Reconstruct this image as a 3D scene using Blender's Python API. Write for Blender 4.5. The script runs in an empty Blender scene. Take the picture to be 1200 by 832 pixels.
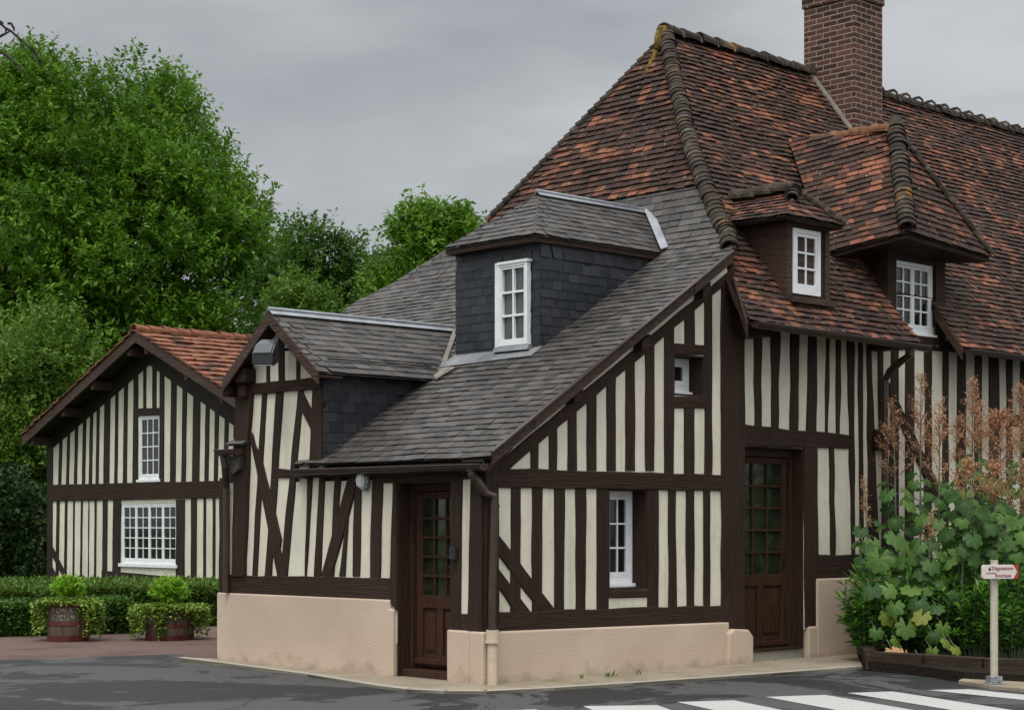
import bpy, math, random
import numpy as np
from mathutils import Vector, noise
random.seed(7); RNG=np.random.default_rng(11)
PI=math.pi; rad=math.radians
scene=bpy.context.scene; COL=scene.collection

# ------------------------------------------------------------------ camera geometry (metres; x along the long front, y along the end wall)
FPX,CX,HY=2148.0,600.0,614.0
_a=2250.0; _n=math.hypot(_a,FPX)
RV=Vector((_a/_n,-FPX/_n,0)); FV=Vector((FPX/_n,_a/_n,0)); EYE=1.55
_D0=FPX*EYE/190.0; _X0=(566-CX)*_D0/FPX
CAM=Vector((0,0,EYE))-FV*_D0-RV*_X0
def ray(x,y): return FV+RV*((x-CX)/FPX)+Vector((0,0,(HY-y)/FPX))
def atX(x,y,v):
    r=ray(x,y); return CAM+r*((v-CAM.x)/r.x)
def atY(x,y,v):
    r=ray(x,y); return CAM+r*((v-CAM.y)/r.y)
def atZ(x,y,v=0.0):
    r=ray(x,y); return CAM+r*((v-CAM.z)/r.z)
def atD(x,y,D): return CAM+ray(x,y)*D

# ------------------------------------------------------------------ helpers
ORG={}
class MB:
    def __init__(s): s.v=[]; s.f=[]; s.m=[]; s.r=[]
    def add(s,vs,fs,m=0,r=None):
        o=len(s.v); s.v.extend([tuple(p) for p in vs])
        rr=random.random() if r is None else r
        for f in fs:
            s.f.append([i+o for i in f]); s.m.append(m); s.r.append(rr)
    def box(s,a,b,m=0,r=None):
        (x0,y0,z0),(x1,y1,z1)=a,b
        x0,x1=min(x0,x1),max(x0,x1); y0,y1=min(y0,y1),max(y0,y1); z0,z1=min(z0,z1),max(z0,z1)
        s.add([(x0,y0,z0),(x1,y0,z0),(x1,y1,z0),(x0,y1,z0),(x0,y0,z1),(x1,y0,z1),(x1,y1,z1),(x0,y1,z1)],
              [(0,3,2,1),(4,5,6,7),(0,1,5,4),(1,2,6,5),(2,3,7,6),(3,0,4,7)],m,r)
    def prism(s,pts,d,m=0,r=None):
        n=len(pts); d=Vector(d); q=[Vector(p)+d for p in pts]
        s.add(list(pts)+q,[tuple(range(n)),tuple(range(2*n-1,n-1,-1))]+[(i,i+n,(i+1)%n+n,(i+1)%n) for i in range(n)],m,r)
    def tube(s,pts,rs,seg=10,m=0,cap=True,r=None):
        pts=[Vector(p) for p in pts]
        if not isinstance(rs,(list,tuple)): rs=[rs]*len(pts)
        vs=[];fs=[]; up=None
        for i,p in enumerate(pts):
            t=(pts[min(i+1,len(pts)-1)]-pts[max(i-1,0)]).normalized()
            if up is None:
                up=Vector((0,0,1)) if abs(t.z)<.9 else Vector((1,0,0))
            a=t.cross(up).normalized(); b=a.cross(t).normalized(); up=b
            for k in range(seg):
                w=2*PI*k/seg; vs.append(p+(a*math.cos(w)+b*math.sin(w))*rs[i])
        for i in range(len(pts)-1):
            for k in range(seg):
                fs.append((i*seg+k,(i+1)*seg+k,(i+1)*seg+(k+1)%seg,i*seg+(k+1)%seg))
        if cap:
            fs.append(tuple(range(seg))); fs.append(tuple(range(len(vs)-1,len(vs)-1-seg,-1)))
        s.add(vs,fs,m,r)
    def build(s,name,mats,parent=None,smooth=False,bevel=0):
        if not isinstance(mats,(list,tuple)): mats=[mats]
        me=bpy.data.meshes.new(name); og=ORG.get(parent.name,Vector()) if parent else Vector()
        me.from_pydata([(p[0]-og.x,p[1]-og.y,p[2]-og.z) for p in s.v],[],s.f)
        for m in mats: me.materials.append(m)
        me.polygons.foreach_set('material_index',s.m)
        at=me.attributes.new('rnd','FLOAT','FACE'); at.data.foreach_set('value',s.r)
        if smooth: me.polygons.foreach_set('use_smooth',[True]*len(s.f))
        o=bpy.data.objects.new(name,me); COL.objects.link(o)
        if parent: o.parent=parent
        ORG[o.name]=og
        if bevel:
            b=o.modifiers.new('bevel','BEVEL'); b.width=bevel; b.segments=2; b.limit_method='ANGLE'; b.angle_limit=rad(40)
        return o
def thing(name,label,cat,loc=(0,0,0),group=None):
    o=bpy.data.objects.new(name,None); COL.objects.link(o); o.location=loc; o.empty_display_size=.2
    o['label']=label; o['category']=cat
    if group: o['group']=group
    ORG[o.name]=Vector(loc); return o
def tag(o,label,cat,group=None):
    o['label']=label; o['category']=cat
    if group: o['group']=group
    return o
def npmesh(name,V,nq,mats,parent=None,rnd=None,mi=None):
    """V: (n*4,3) array of quads"""
    V=np.asarray(V,dtype=np.float32).reshape(-1,3); n=len(V)//4
    if parent is not None:
        og=ORG.get(parent.name,Vector()); V=V-np.array(og,dtype=np.float32)
    else: og=Vector()
    me=bpy.data.meshes.new(name); me.vertices.add(n*4); me.vertices.foreach_set('co',V.ravel())
    me.loops.add(n*4); me.loops.foreach_set('vertex_index',np.arange(n*4,dtype=np.int32))
    me.polygons.add(n); me.polygons.foreach_set('loop_start',np.arange(0,n*4,4,dtype=np.int32))
    if not isinstance(mats,(list,tuple)): mats=[mats]
    for m in mats: me.materials.append(m)
    if mi is not None: me.polygons.foreach_set('material_index',np.asarray(mi,dtype=np.int32))
    me.update(); me.validate()
    at=me.attributes.new('rnd','FLOAT','FACE')
    at.data.foreach_set('value',(RNG.random(n) if rnd is None else np.asarray(rnd)).astype(np.float32))
    o=bpy.data.objects.new(name,me); COL.objects.link(o)
    if parent is not None: o.parent=parent
    ORG[o.name]=og
    return o
def cut(o,boxes):
    """cut box openings through a solid mesh"""
    c=MB()
    for a,b in boxes: c.box(a,b)
    co=c.build('cutter',[],None)
    md=o.modifiers.new('b','BOOLEAN'); md.object=co; md.operation='DIFFERENCE'; md.solver='EXACT'
    co.location=o.matrix_world.translation*0
    dg=bpy.context.evaluated_depsgraph_get(); dg.update()
    me=bpy.data.meshes.new_from_object(o.evaluated_get(dg))
    o.modifiers.clear(); old=o.data; o.data=me; me.name=old.name
    bpy.data.meshes.remove(old); cm=co.data; bpy.data.objects.remove(co); bpy.data.meshes.remove(cm)

# ------------------------------------------------------------------ materials
MATS={}
class NT:
    def __init__(s,name,rough=.7,spec=.3,metal=0):
        m=bpy.data.materials.new(name); m.use_nodes=True; s.m=m; s.t=m.node_tree; s.n=s.t.nodes
        s.b=s.n['Principled BSDF']; s.b.inputs['Roughness'].default_value=rough
        s.b.inputs['Specular IOR Level'].default_value=spec; s.b.inputs['Metallic'].default_value=metal
        s.co=s.n.new('ShaderNodeTexCoord').outputs['Object']; MATS[name]=m
    def lk(s,a,b): s.t.links.new(a,b)
    def map(s,scale=(1,1,1),rot=(0,0,0)):
        k=s.n.new('ShaderNodeMapping'); k.inputs['Scale'].default_value=scale; k.inputs['Rotation'].default_value=rot
        s.lk(s.co,k.inputs['Vector']); return k.outputs['Vector']
    def noise(s,scale,detail=4,rough=.55,vec=None,dist=0):
        k=s.n.new('ShaderNodeTexNoise'); k.inputs['Scale'].default_value=scale; k.inputs['Detail'].default_value=detail
        k.inputs['Roughness'].default_value=rough; k.inputs['Distortion'].default_value=dist
        s.lk(vec if vec is not None else s.co,k.inputs['Vector']); return k.outputs['Fac']
    def ramp(s,fac,stops,interp='LINEAR'):
        k=s.n.new('ShaderNodeValToRGB'); e=k.color_ramp.elements; k.color_ramp.interpolation=interp
        while len(e)<len(stops): e.new(.5)
        for i,(p,c) in enumerate(stops):
            e[i].position=p; e[i].color=(*c,1) if len(c)==3 else c
        s.lk(fac,k.inputs['Fac']); return k.outputs['Color']
    def mix(s,fac,a,b,mode='MIX'):
        k=s.n.new('ShaderNodeMix'); k.data_type='RGBA'; k.blend_type=mode
        for val,i in ((fac,0),(a,6),(b,7)):
            if hasattr(val,'links') or hasattr(val,'is_linked'): s.lk(val,k.inputs[i])
            elif i==0: k.inputs[0].default_value=val
            else: k.inputs[i].default_value=(*val,1)
        return k.outputs[2]
    def math(s,op,a,b=0.0,c=None):
        k=s.n.new('ShaderNodeMath'); k.operation=op
        for i,val in enumerate((a,b) if c is None else (a,b,c)):
            if hasattr(val,'is_linked'): s.lk(val,k.inputs[i])
            else: k.inputs[i].default_value=val
        return k.outputs[0]
    def rnd(s):
        k=s.n.new('ShaderNodeAttribute'); k.attribute_name='rnd'; return k.outputs['Fac']
    def col(s,c):
        if hasattr(c,'is_linked'): s.lk(c,s.b.inputs['Base Color'])
        else: s.b.inputs['Base Color'].default_value=(*c,1)
    def bump(s,h,strength=.4,dist=.01):
        k=s.n.new('ShaderNodeBump'); k.inputs['Strength'].default_value=strength; k.inputs['Distance'].default_value=dist
        s.lk(h,k.inputs['Height']); s.lk(k.outputs['Normal'],s.b.inputs['Normal'])
    def set(s,name,v):
        if hasattr(v,'is_linked'): s.lk(v,s.b.inputs[name])
        else: s.b.inputs[name].default_value=v
BW=lambda v:(v,v,v)
def timber_mat(name,sc,base,rough=.6):
    t=NT(name,rough,.18); v=t.map(sc)
    g=t.noise(1.0,6,.65,v,.6); l=t.noise(.9,3)
    c=t.ramp(g,[(.25,tuple(x*.55 for x in base)),(.5,base),(.75,tuple(x*1.45 for x in base))])
    c=t.mix(t.ramp(l,[(.45,BW(0)),(.75,BW(.5))]),c,(base[0]*1.7,base[1]*1.75,base[2]*1.9))
    st=t.noise(1.0,3,.7,t.map(tuple(x*2.2 for x in sc)),.3); c=t.mix(t.ramp(st,[(.66,BW(0)),(.74,BW(.55))]),c,(base[0]*3.2,base[1]*3.6,base[2]*4.2))
    c=t.mix(t.ramp(st,[(.28,BW(.7)),(.36,BW(0))]),c,(base[0]*.3,base[1]*.3,base[2]*.3))
    t.col(c); t.bump(t.math('ADD',g,st),.9,.025); return t.m
BR=(.029,.0152,.0094)
M_TV=timber_mat('timber_upright',(22,22,1.6),BR)
M_TH=timber_mat('timber_level',(1.4,1.4,30),BR)
M_TB=timber_mat('timber_barn',(14,14,1.2),(.024,.017,.0135))
M_BOARD=timber_mat('painted_board',(3,3,24),(.052,.030,.022),.45)
M_DOOR=timber_mat('door_wood',(24,24,1.5),(.043,.0195,.0105),.4)
t=NT('plaster',.9,.15)
n1=t.noise(1.3,5); n2=t.noise(9,4); n3=t.noise(140,3); ds=t.noise(1,4,.6,t.map((7,7,.5)))
c=t.ramp(n1,[(.3,(.56,.53,.425)),(.7,(.66,.63,.515))]); c=t.mix(t.ramp(n2,[(.52,BW(0)),(.78,BW(.5))]),c,(.45,.41,.30))
c=t.mix(t.ramp(ds,[(.52,BW(0)),(.76,BW(.55))]),c,(.36,.335,.235))
t.col(c); t.bump(t.math('ADD',t.math('MULTIPLY',n3,.5),n2),.35,.012); M_PL=t.m
t=NT('render_plinth',.9,.15)
n1=t.noise(1.1,5); n2=t.noise(45,3,.6); n3=t.noise(6,4); gz=t.n.new('ShaderNodeSeparateXYZ'); t.lk(t.co,gz.inputs[0])
c=t.ramp(n1,[(.3,(.46,.355,.272)),(.7,(.54,.43,.335))])
dirt=t.math('ADD',t.math('MULTIPLY',gz.outputs['Z'],-2.2),t.math('MULTIPLY',n3,1.1))
c=t.mix(t.ramp(dirt,[(.30,BW(0)),(.72,BW(.75))]),c,(.25,.205,.15))
t.col(c); t.bump(t.math('ADD',n2,t.math('MULTIPLY',t.noise(150,2),.6)),.38,.014); M_PLINTH=t.m
def slate_mat(name,stops,rough,lich):
    t=NT(name,rough,.35); r=t.rnd(); n=t.noise(6,5,.65); big=t.noise(.7,3)
    c=t.ramp(t.math('ADD',t.math('MULTIPLY',r,.65),t.math('MULTIPLY',big,.4)),stops)
    if lich: c=t.mix(t.ramp(n,[(.46,BW(0)),(.70,BW(lich))]),c,(.083,.066,.049))
    w=t.noise(22,3,.6); c=t.mix(t.ramp(w,[(.70,BW(0)),(.80,BW(.5 if lich else .12))]),c,(.26,.25,.22))
    t.col(c); t.bump(t.noise(30,4,.6),.35,.01); return t.m
M_SLATE=slate_mat('slate_roofing',[(.1,(.027,.0255,.0248)),(.5,(.048,.0448,.0425)),(.9,(.088,.081,.075))],.55,.6)
M_HSLATE=slate_mat('slate_hung',[(.1,(.012,.0145,.018)),(.5,(.019,.022,.027)),(.9,(.034,.037,.042))],.42,0)
def tile_mat(name,bias,mech=False):
    t=NT(name,.8,.2); r=t.rnd(); cl=t.noise(1.5,3,.6,t.map((1,1,2.2))); n=t.noise(14,4,.65)
    s=t.math('ADD',t.math('MULTIPLY',r,.42),t.math('MULTIPLY',cl,1.06)); s=t.math('ADD',s,bias)
    c=t.ramp(s,[(.34,(.020,.0145,.0128)),(.58,(.036,.0215,.0175)),(.80,(.064,.031,.0225)),(.89,(.150,.058,.034)),(1.0,(.25,.098,.054))])
    c=t.mix(t.ramp(n,[(.42,BW(0)),(.68,BW(.65))]),c,(.048,.035,.028))
    sp=t.noise(24,3,.6); c=t.mix(t.ramp(sp,[(.66,BW(0)),(.70,BW(.75))]),c,(.36,.33,.27)); mo=t.noise(2.2,5,.7); c=t.mix(t.ramp(mo,[(.58,BW(0)),(.70,BW(.55))]),c,(.035,.036,.018))
    t.col(c); t.bump(t.noise(40,3),.4,.012); return t.m
M_TILE=tile_mat('clay_tile',.0)
M_TILE2=tile_mat('clay_tile_barn',.30)
t=NT('ridge_clay',.9,.15); n=t.noise(9,5,.65); l=t.noise(2.6,4); r=t.rnd()
c=t.ramp(t.math('ADD',t.math('MULTIPLY',n,.8),t.math('MULTIPLY',r,.2)),[(.3,(.022,.018,.015)),(.55,(.055,.043,.034)),(.75,(.125,.108,.085))])
c=t.mix(t.ramp(l,[(.60,BW(0)),(.70,BW(.8))]),c,(.22,.12,.035)); t.col(c); t.bump(n,.7,.02); M_RIDGE=t.m
t=NT('ridge_orange',.9,.15); n=t.noise(9,5,.65); r=t.rnd()
c=t.ramp(n,[(.3,(.05,.032,.022)),(.5,(.15,.068,.035)),(.72,(.24,.12,.06))]); c=t.mix(t.ramp(t.noise(7,4),[(.6,BW(0)),(.66,BW(.9))]),c,(.34,.32,.25)); t.col(c); t.bump(n,.6,.02); M_RIDGEO=t.m
t=NT('yellow_lichen',.95,.1); n=t.noise(11,5,.7); t.col(t.ramp(n,[(.40,(.045,.034,.022)),(.58,(.20,.13,.026)),(.75,(.38,.25,.05))])); t.bump(n,1,.03); M_LICHEN=t.m
t=NT('mortar',.95,.1); n=t.noise(12,5); t.col(t.ramp(n,[(.3,(.13,.115,.095)),(.7,(.26,.235,.20))])); t.bump(n,.6,.02); M_MORTAR=t.m
t=NT('zinc',.38,.5,.55); n=t.noise(5,4); t.col(t.ramp(n,[(.3,(.24,.255,.275)),(.7,(.40,.42,.45))])); M_ZINC=t.m
t=NT('lead',.5,.4,.3); n=t.noise(4,4); t.col(t.ramp(n,[(.3,(.13,.135,.14)),(.7,(.25,.26,.27))])); M_LEAD=t.m
t=NT('white_paint',.45,.4); n=t.noise(8,4); t.col(t.ramp(n,[(.3,(.66,.67,.67)),(.7,(.78,.79,.79))])); t.bump(t.noise(60,2),.15,.005); M_WHITE=t.m
t=NT('window_glass',.06,.5); n=t.noise(1.2,2); t.col(t.ramp(n,[(.3,(.006,.007,.007)),(.7,(.018,.021,.020))])); t.bump(t.noise(2.5,1),.06,.02); M_GLASS=t.m
t=NT('grey_glass',.1,.5); n=t.noise(1.5,2); t.col(t.ramp(n,[(.3,(.055,.058,.062)),(.7,(.09,.095,.10))])); M_GGLASS=t.m
t=NT('reflection_tint_glass',.08,.5); n=t.noise(5,4,.6); t.col(t.ramp(n,[(.35,(.009,.012,.007)),(.6,(.022,.028,.015)),(.75,(.05,.058,.034))])); M_RGLASS=t.m  # door glass: green mottling painted in for reflected foliage, no curtain behind
t=NT('brown_metal',.32,.5,.1); n=t.noise(6,3); t.col(t.ramp(n,[(.3,(.030,.018,.013)),(.7,(.055,.033,.025))])); M_PIPE=t.m
t=NT('beige_paint',.5,.4); t.col(t.ramp(t.noise(10,4),[(.3,(.46,.37,.27)),(.7,(.54,.45,.34))])); M_BEIGE=t.m
t=NT('black_plastic',.4,.5); t.col((.014,.017,.019)); M_BLACK=t.m
t=NT('dark_cowl',.22,.8); t.col((.04,.043,.046)); M_COWL=t.m
t=NT('grey_cast',.45,.5); t.col(t.ramp(t.noise(30,3),[(.4,(.10,.105,.11)),(.6,(.28,.29,.30))])); M_GREYC=t.m
t=NT('lamp_glass',.2,.5); t.col((.55,.57,.53)); M_LGLASS=t.m
t=NT('chimney_brick',.9,.15); sx=t.n.new('ShaderNodeSeparateXYZ'); t.lk(t.co,sx.inputs[0])
cb=t.n.new('ShaderNodeCombineXYZ'); t.lk(t.math('ADD',sx.outputs[0],sx.outputs[1]),cb.inputs[0]); t.lk(sx.outputs[2],cb.inputs[1])
dn=t.n.new('ShaderNodeTexNoise'); dn.inputs['Scale'].default_value=6; t.lk(t.co,dn.inputs['Vector'])
va=t.n.new('ShaderNodeMix'); va.data_type='VECTOR'; va.inputs[0].default_value=.012; t.lk(cb.outputs[0],va.inputs[4]); t.lk(dn.outputs['Color'],va.inputs[5])
bk=t.n.new('ShaderNodeTexBrick'); t.lk(va.outputs[1],bk.inputs['Vector']); bk.inputs['Scale'].default_value=1
bk.inputs['Brick Width'].default_value=.235; bk.inputs['Row Height'].default_value=.073; bk.inputs['Mortar Size'].default_value=.010; bk.inputs['Mortar Smooth'].default_value=.25; bk.inputs['Bias'].default_value=-.1
bk.inputs['Color1'].default_value=(.034,.018,.017,1); bk.inputs['Color2'].default_value=(.135,.058,.042,1); bk.inputs['Mortar'].default_value=(.27,.22,.175,1)
n=t.noise(10,5,.65); c=t.mix(t.ramp(n,[(.4,BW(0)),(.75,BW(.6))]),bk.outputs['Color'],(.10,.065,.05)); t.col(c)
t.bump(t.math('ADD',t.math('MULTIPLY',bk.outputs['Fac'],-1),t.math('MULTIPLY',n,.4)),.8,.015); M_BRICK=t.m
# ground
t=NT('asphalt',.85,.3); big=t.noise(.55,8,.68,t.map((1,1,1),(0,0,rad(12))),.8); f=t.noise(70,4,.75); m2=t.noise(2.4,4)
wet=t.ramp(big,[(.500,BW(0)),(.525,BW(1))])
dry=t.ramp(f,[(.25,(.034,.034,.035)),(.5,(.064,.063,.063)),(.75,(.115,.112,.11))]); dry=t.mix(t.ramp(m2,[(.4,BW(0)),(.7,BW(.4))]),dry,(.075,.07,.068))
vo=t.n.new('ShaderNodeTexVoronoi'); vo.feature='DISTANCE_TO_EDGE'; vo.inputs['Scale'].default_value=.33; wv=t.n.new('ShaderNodeMix'); wv.data_type='VECTOR'; wv.inputs[0].default_value=.18; nz=t.n.new('ShaderNodeTexNoise'); nz.inputs['Scale'].default_value=1.6; nz.inputs['Detail'].default_value=5; t.lk(t.co,nz.inputs['Vector']); t.lk(t.co,wv.inputs[4]); t.lk(nz.outputs['Color'],wv.inputs[5]); t.lk(wv.outputs[1],vo.inputs['Vector'])
dry=t.mix(t.ramp(vo.outputs['Distance'],[(.0,BW(.8)),(.006,BW(0))]),dry,(.018,.018,.018)); gr=t.noise(22,5,.8); dry=t.mix(t.ramp(gr,[(.35,BW(.45)),(.5,BW(0))]),dry,(.028,.028,.028)); dry=t.mix(t.ramp(gr,[(.6,BW(0)),(.75,BW(.4))]),dry,(.17,.165,.155))
dk=t.ramp(f,[(.3,(.009,.0092,.0098)),(.7,(.026,.0265,.028))])
t.col(t.mix(wet,dry,dk)); t.set('Roughness',t.ramp(wet,[(0,BW(.85)),(1,BW(.62))])); t.bump(t.math('ADD',f,t.math('MULTIPLY',t.noise(22,5,.8),1.2)),.5,.012); M_ASPH=t.m
t=NT('red_gravel',.9,.2); f=t.noise(60,4,.7); big=t.noise(.6,4,.6); c=t.ramp(f,[(.3,(.075,.046,.04)),(.55,(.135,.088,.074)),(.75,(.21,.155,.13))])
c=t.mix(t.ramp(big,[(.5,BW(0)),(.6,BW(.55))]),c,(.055,.037,.033)); t.col(c); t.bump(f,.6,.012); M_GRAV=t.m
t=NT('pavement',.9,.2); f=t.noise(60,4,.7); b2=t.noise(1.8,5,.6); c=t.ramp(f,[(.3,(.22,.185,.135)),(.7,(.33,.285,.215))])
c=t.mix(t.ramp(b2,[(.45,BW(0)),(.7,BW(.7))]),c,(.155,.125,.075)); t.col(c); t.bump(f,.4,.01); M_PAVE=t.m
t=NT('kerb_stone',.85,.2); f=t.noise(40,4,.7); t.col(t.ramp(f,[(.3,(.27,.25,.20)),(.7,(.40,.37,.31))])); t.bump(f,.3,.01); M_KERB=t.m
t=NT('road_paint',.7,.3); f=t.noise(26,5,.7); c=t.ramp(f,[(.28,(.26,.25,.24)),(.42,(.37,.365,.35)),(.7,(.45,.445,.43))]); t.col(c); t.bump(t.noise(110,3),.3,.006); M_STRIPE=t.m
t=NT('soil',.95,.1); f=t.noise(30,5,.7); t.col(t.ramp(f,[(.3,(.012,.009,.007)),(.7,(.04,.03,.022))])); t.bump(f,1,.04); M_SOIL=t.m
t=NT('grass_ground',.95,.1); f=t.noise(8,5,.7); t.col(t.ramp(f,[(.3,(.022,.045,.012)),(.7,(.05,.095,.022))])); t.bump(f,1,.05); M_GRASS=t.m
t=NT('cask_wood',.7,.3); g=t.noise(1,5,.6,t.map((18,18,1.2))); t.col(t.ramp(g,[(.3,(.045,.032,.024)),(.7,(.12,.085,.06))])); t.bump(g,.5,.015); M_CASK=t.m
t=NT('cask_hoop',.55,.4); g=t.noise(7,4); t.col(t.ramp(g,[(.35,(.060,.011,.009)),(.7,(.13,.026,.018))])); M_HOOP=t.m
t=NT('worn_white_letters',.8,.2); g=t.noise(28,4,.7); t.col(t.ramp(g,[(.43,(.11,.09,.07)),(.56,(.40,.38,.33))])); M_LETT=t.m
t=NT('bark',.9,.15); g=t.noise(1,5,.6,t.map((9,9,1.5))); t.col(t.ramp(g,[(.3,(.018,.014,.011)),(.7,(.055,.045,.036))])); t.bump(g,.8,.03); M_BARK=t.m
t=NT('sleeper_wood',.85,.2); g=t.noise(1,5,.6,t.map((3,3,30))); t.col(t.ramp(g,[(.3,(.018,.012,.009)),(.7,(.055,.036,.026))])); t.bump(g,.6,.02); M_SLEEP=t.m
t=NT('sign_white',.4,.4); t.col((.62,.53,.49)); M_SIGN=t.m
t=NT('sign_red',.4,.4); t.col((.36,.035,.035)); M_SRED=t.m
t=NT('sign_ink',.5,.3); t.col((.20,.028,.03)); M_SINK=t.m
t=NT('sign_dark',.5,.3); t.col((.03,.012,.012)); M_SDARK=t.m
t=NT('post_paint',.5,.35); t.col(t.ramp(t.noise(14,4),[(.3,(.36,.34,.26)),(.7,(.47,.44,.34))])); M_POST=t.m
def leaf_mat(name,stops,trans=.3,rough=.5,spec=.22):
    t=NT(name,rough,spec); r=t.rnd(); big=t.noise(.55,3)
    s=t.math('ADD',t.math('MULTIPLY',r,.7),t.math('MULTIPLY',big,.45)); c=t.ramp(t.math('SUBTRACT',s,.08),stops); t.col(c)
    tr=t.n.new('ShaderNodeBsdfTranslucent'); hs=t.n.new('ShaderNodeHueSaturation'); hs.inputs['Value'].default_value=1.5; t.lk(c,hs.inputs['Color']); t.lk(hs.outputs[0],tr.inputs['Color'])
    mx=t.n.new('ShaderNodeMixShader'); mx.inputs[0].default_value=trans; t.lk(t.b.outputs[0],mx.inputs[1]); t.lk(tr.outputs[0],mx.inputs[2])
    t.lk(mx.outputs[0],t.n['Material Output'].inputs['Surface']); return t.m
M_LF=leaf_mat('leaf_green',[(.1,(.018,.052,.004)),(.5,(.068,.158,.010)),(.9,(.190,.32,.030))],.35)
M_LFD=leaf_mat('leaf_deep',[(.1,(.022,.055,.009)),(.5,(.050,.110,.016)),(.9,(.11,.19,.034))])
M_LFL=leaf_mat('leaf_light',[(.1,(.030,.075,.008)),(.5,(.080,.155,.016)),(.9,(.19,.29,.045))])
M_HEDGE=leaf_mat('leaf_hedge',[(.1,(.014,.042,.007)),(.5,(.038,.090,.012)),(.9,(.09,.17,.028))],.2)
M_HEDGE2=leaf_mat('leaf_hedge_tall',[(.1,(.028,.062,.008)),(.5,(.066,.125,.015)),(.9,(.13,.21,.035))],.2)
M_IVY=leaf_mat('leaf_ivy',[(.1,(.045,.10,.010)),(.5,(.13,.22,.025)),(.85,(.28,.34,.06)),(.97,(.46,.48,.20))],.2)
M_CONIF=leaf_mat('leaf_conifer',[(.1,(.08,.19,.010)),(.5,(.18,.36,.02)),(.9,(.30,.46,.04))],.2)
M_SHRUB=leaf_mat('leaf_shrub',[(.1,(.016,.062,.006)),(.5,(.055,.165,.012)),(.9,(.15,.31,.035))],.28,.4,.4)
M_POPPY=leaf_mat('leaf_poppy',[(.1,(.016,.050,.008)),(.5,(.045,.105,.020)),(.9,(.105,.19,.040))],.22)
M_POPY=leaf_mat('leaf_poppy_yellowing',[(.1,(.045,.10,.012)),(.5,(.09,.15,.018)),(.9,(.20,.20,.03))],.25)
M_DEAD=leaf_mat('leaf_dry',[(.1,(.20,.085,.035)),(.5,(.33,.16,.07)),(.9,(.44,.25,.12))],.2)
M_PLUME=leaf_mat('plume_flower',[(.1,(.25,.12,.06)),(.5,(.45,.245,.135)),(.9,(.60,.40,.26))],.3)
M_LFSHADE=leaf_mat('leaf_shaded',[(.1,(.006,.018,.004)),(.5,(.014,.036,.007)),(.9,(.035,.075,.014))],.15)  # near-black green: the shade under the canopy is put into the leaf colour
t=NT('stem_green',.7,.2); t.col((.13,.16,.10)); M_STEM=t.m

# ------------------------------------------------------------------ world, sun, camera
w=bpy.data.worlds.new('World'); scene.world=w; w.use_nodes=True; nt=w.node_tree; N=nt.nodes; bg=N['Background']; bg.inputs['Strength'].default_value=.1
SUN_EL=rad(62); sd=Vector((-FV.x*.92+RV.x*-.25,-FV.y*.92+RV.y*-.25,0)).normalized()
sky=N.new('ShaderNodeTexSky'); sky.sky_type='NISHITA'; sky.sun_disc=False; sky.sun_elevation=SUN_EL; sky.sun_rotation=math.atan2(sd.x,sd.y)
tc=N.new('ShaderNodeTexCoord'); sp=N.new('ShaderNodeSeparateXYZ'); nt.links.new(tc.outputs['Generated'],sp.inputs[0])
def wm(op,a,b=0.0):
    k=N.new('ShaderNodeMath'); k.operation=op
    for i,v in enumerate((a,b)):
        if hasattr(v,'is_linked'): nt.links.new(v,k.inputs[i])
        else: k.inputs[i].default_value=v
    return k.outputs[0]
def wramp(f,st):
    k=N.new('ShaderNodeValToRGB'); e=k.color_ramp.elements
    while len(e)<len(st): e.new(.5)
    for i,(p,c) in enumerate(st): e[i].position=p; e[i].color=(*c,1)
    nt.links.new(f,k.inputs['Fac']); return k.outputs['Color']
# overcast: cloud deck a little brighter overhead and on the sun's side, soft cloud structure
elev=wramp(sp.outputs['Z'],[(0,(5.0,5.05,5.1)),(.10,(4.7,4.8,4.9)),(.30,(4.1,4.25,4.4)),(.6,(9.5,9.6,9.7)),(1,(15,15.1,15.2))])
dt=N.new('ShaderNodeVectorMath'); dt.operation='DOT_PRODUCT'; nt.links.new(tc.outputs['Generated'],dt.inputs[0]); dt.inputs[1].default_value=(sd.x,sd.y,0)
side=wramp(wm('MULTIPLY_ADD',dt.outputs['Value'],.5),[(0,(1,1,1)),(1,(1,1,1))])
k=N.new('ShaderNodeMapRange'); k.inputs[1].default_value=-.55; k.inputs[2].default_value=.8; k.inputs[3].default_value=1.0; k.inputs[4].default_value=1.7; nt.links.new(dt.outputs['Value'],k.inputs[0])
mp=N.new('ShaderNodeMapping'); mp.inputs['Scale'].default_value=(1,1,3.2); nt.links.new(tc.outputs['Generated'],mp.inputs[0])
cn=N.new('ShaderNodeTexNoise'); cn.inputs['Scale'].default_value=4.2; cn.inputs['Detail'].default_value=5; cn.inputs['Roughness'].default_value=.5; nt.links.new(mp.outputs[0],cn.inputs['Vector'])
cr=wramp(cn.outputs['Fac'],[(.3,(.72,.735,.76)),(.5,(.93,.94,.95)),(.68,(1.20,1.20,1.20))])
def wmix(mode,f,a,b):
    k=N.new('ShaderNodeMix'); k.data_type='RGBA'; k.blend_type=mode; k.inputs[0].default_value=f
    nt.links.new(a,k.inputs[6]); nt.links.new(b,k.inputs[7]); return k.outputs[2]
cl=wmix('MULTIPLY',1,elev,cr)
vm=N.new('ShaderNodeVectorMath'); vm.operation='SCALE'; nt.links.new(cl,vm.inputs[0]); nt.links.new(k.outputs[0],vm.inputs['Scale'])
fin=wmix('MIX',.94,sky.outputs[0],vm.outputs[0]); nt.links.new(fin,bg.inputs['Color'])
L=bpy.data.lights.new('sun','SUN'); L.energy=1.6; L.angle=rad(22); L.color=(1,.965,.92)
lo=bpy.data.objects.new('sun',L); COL.objects.link(lo); lo.location=(0,0,30)
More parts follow.
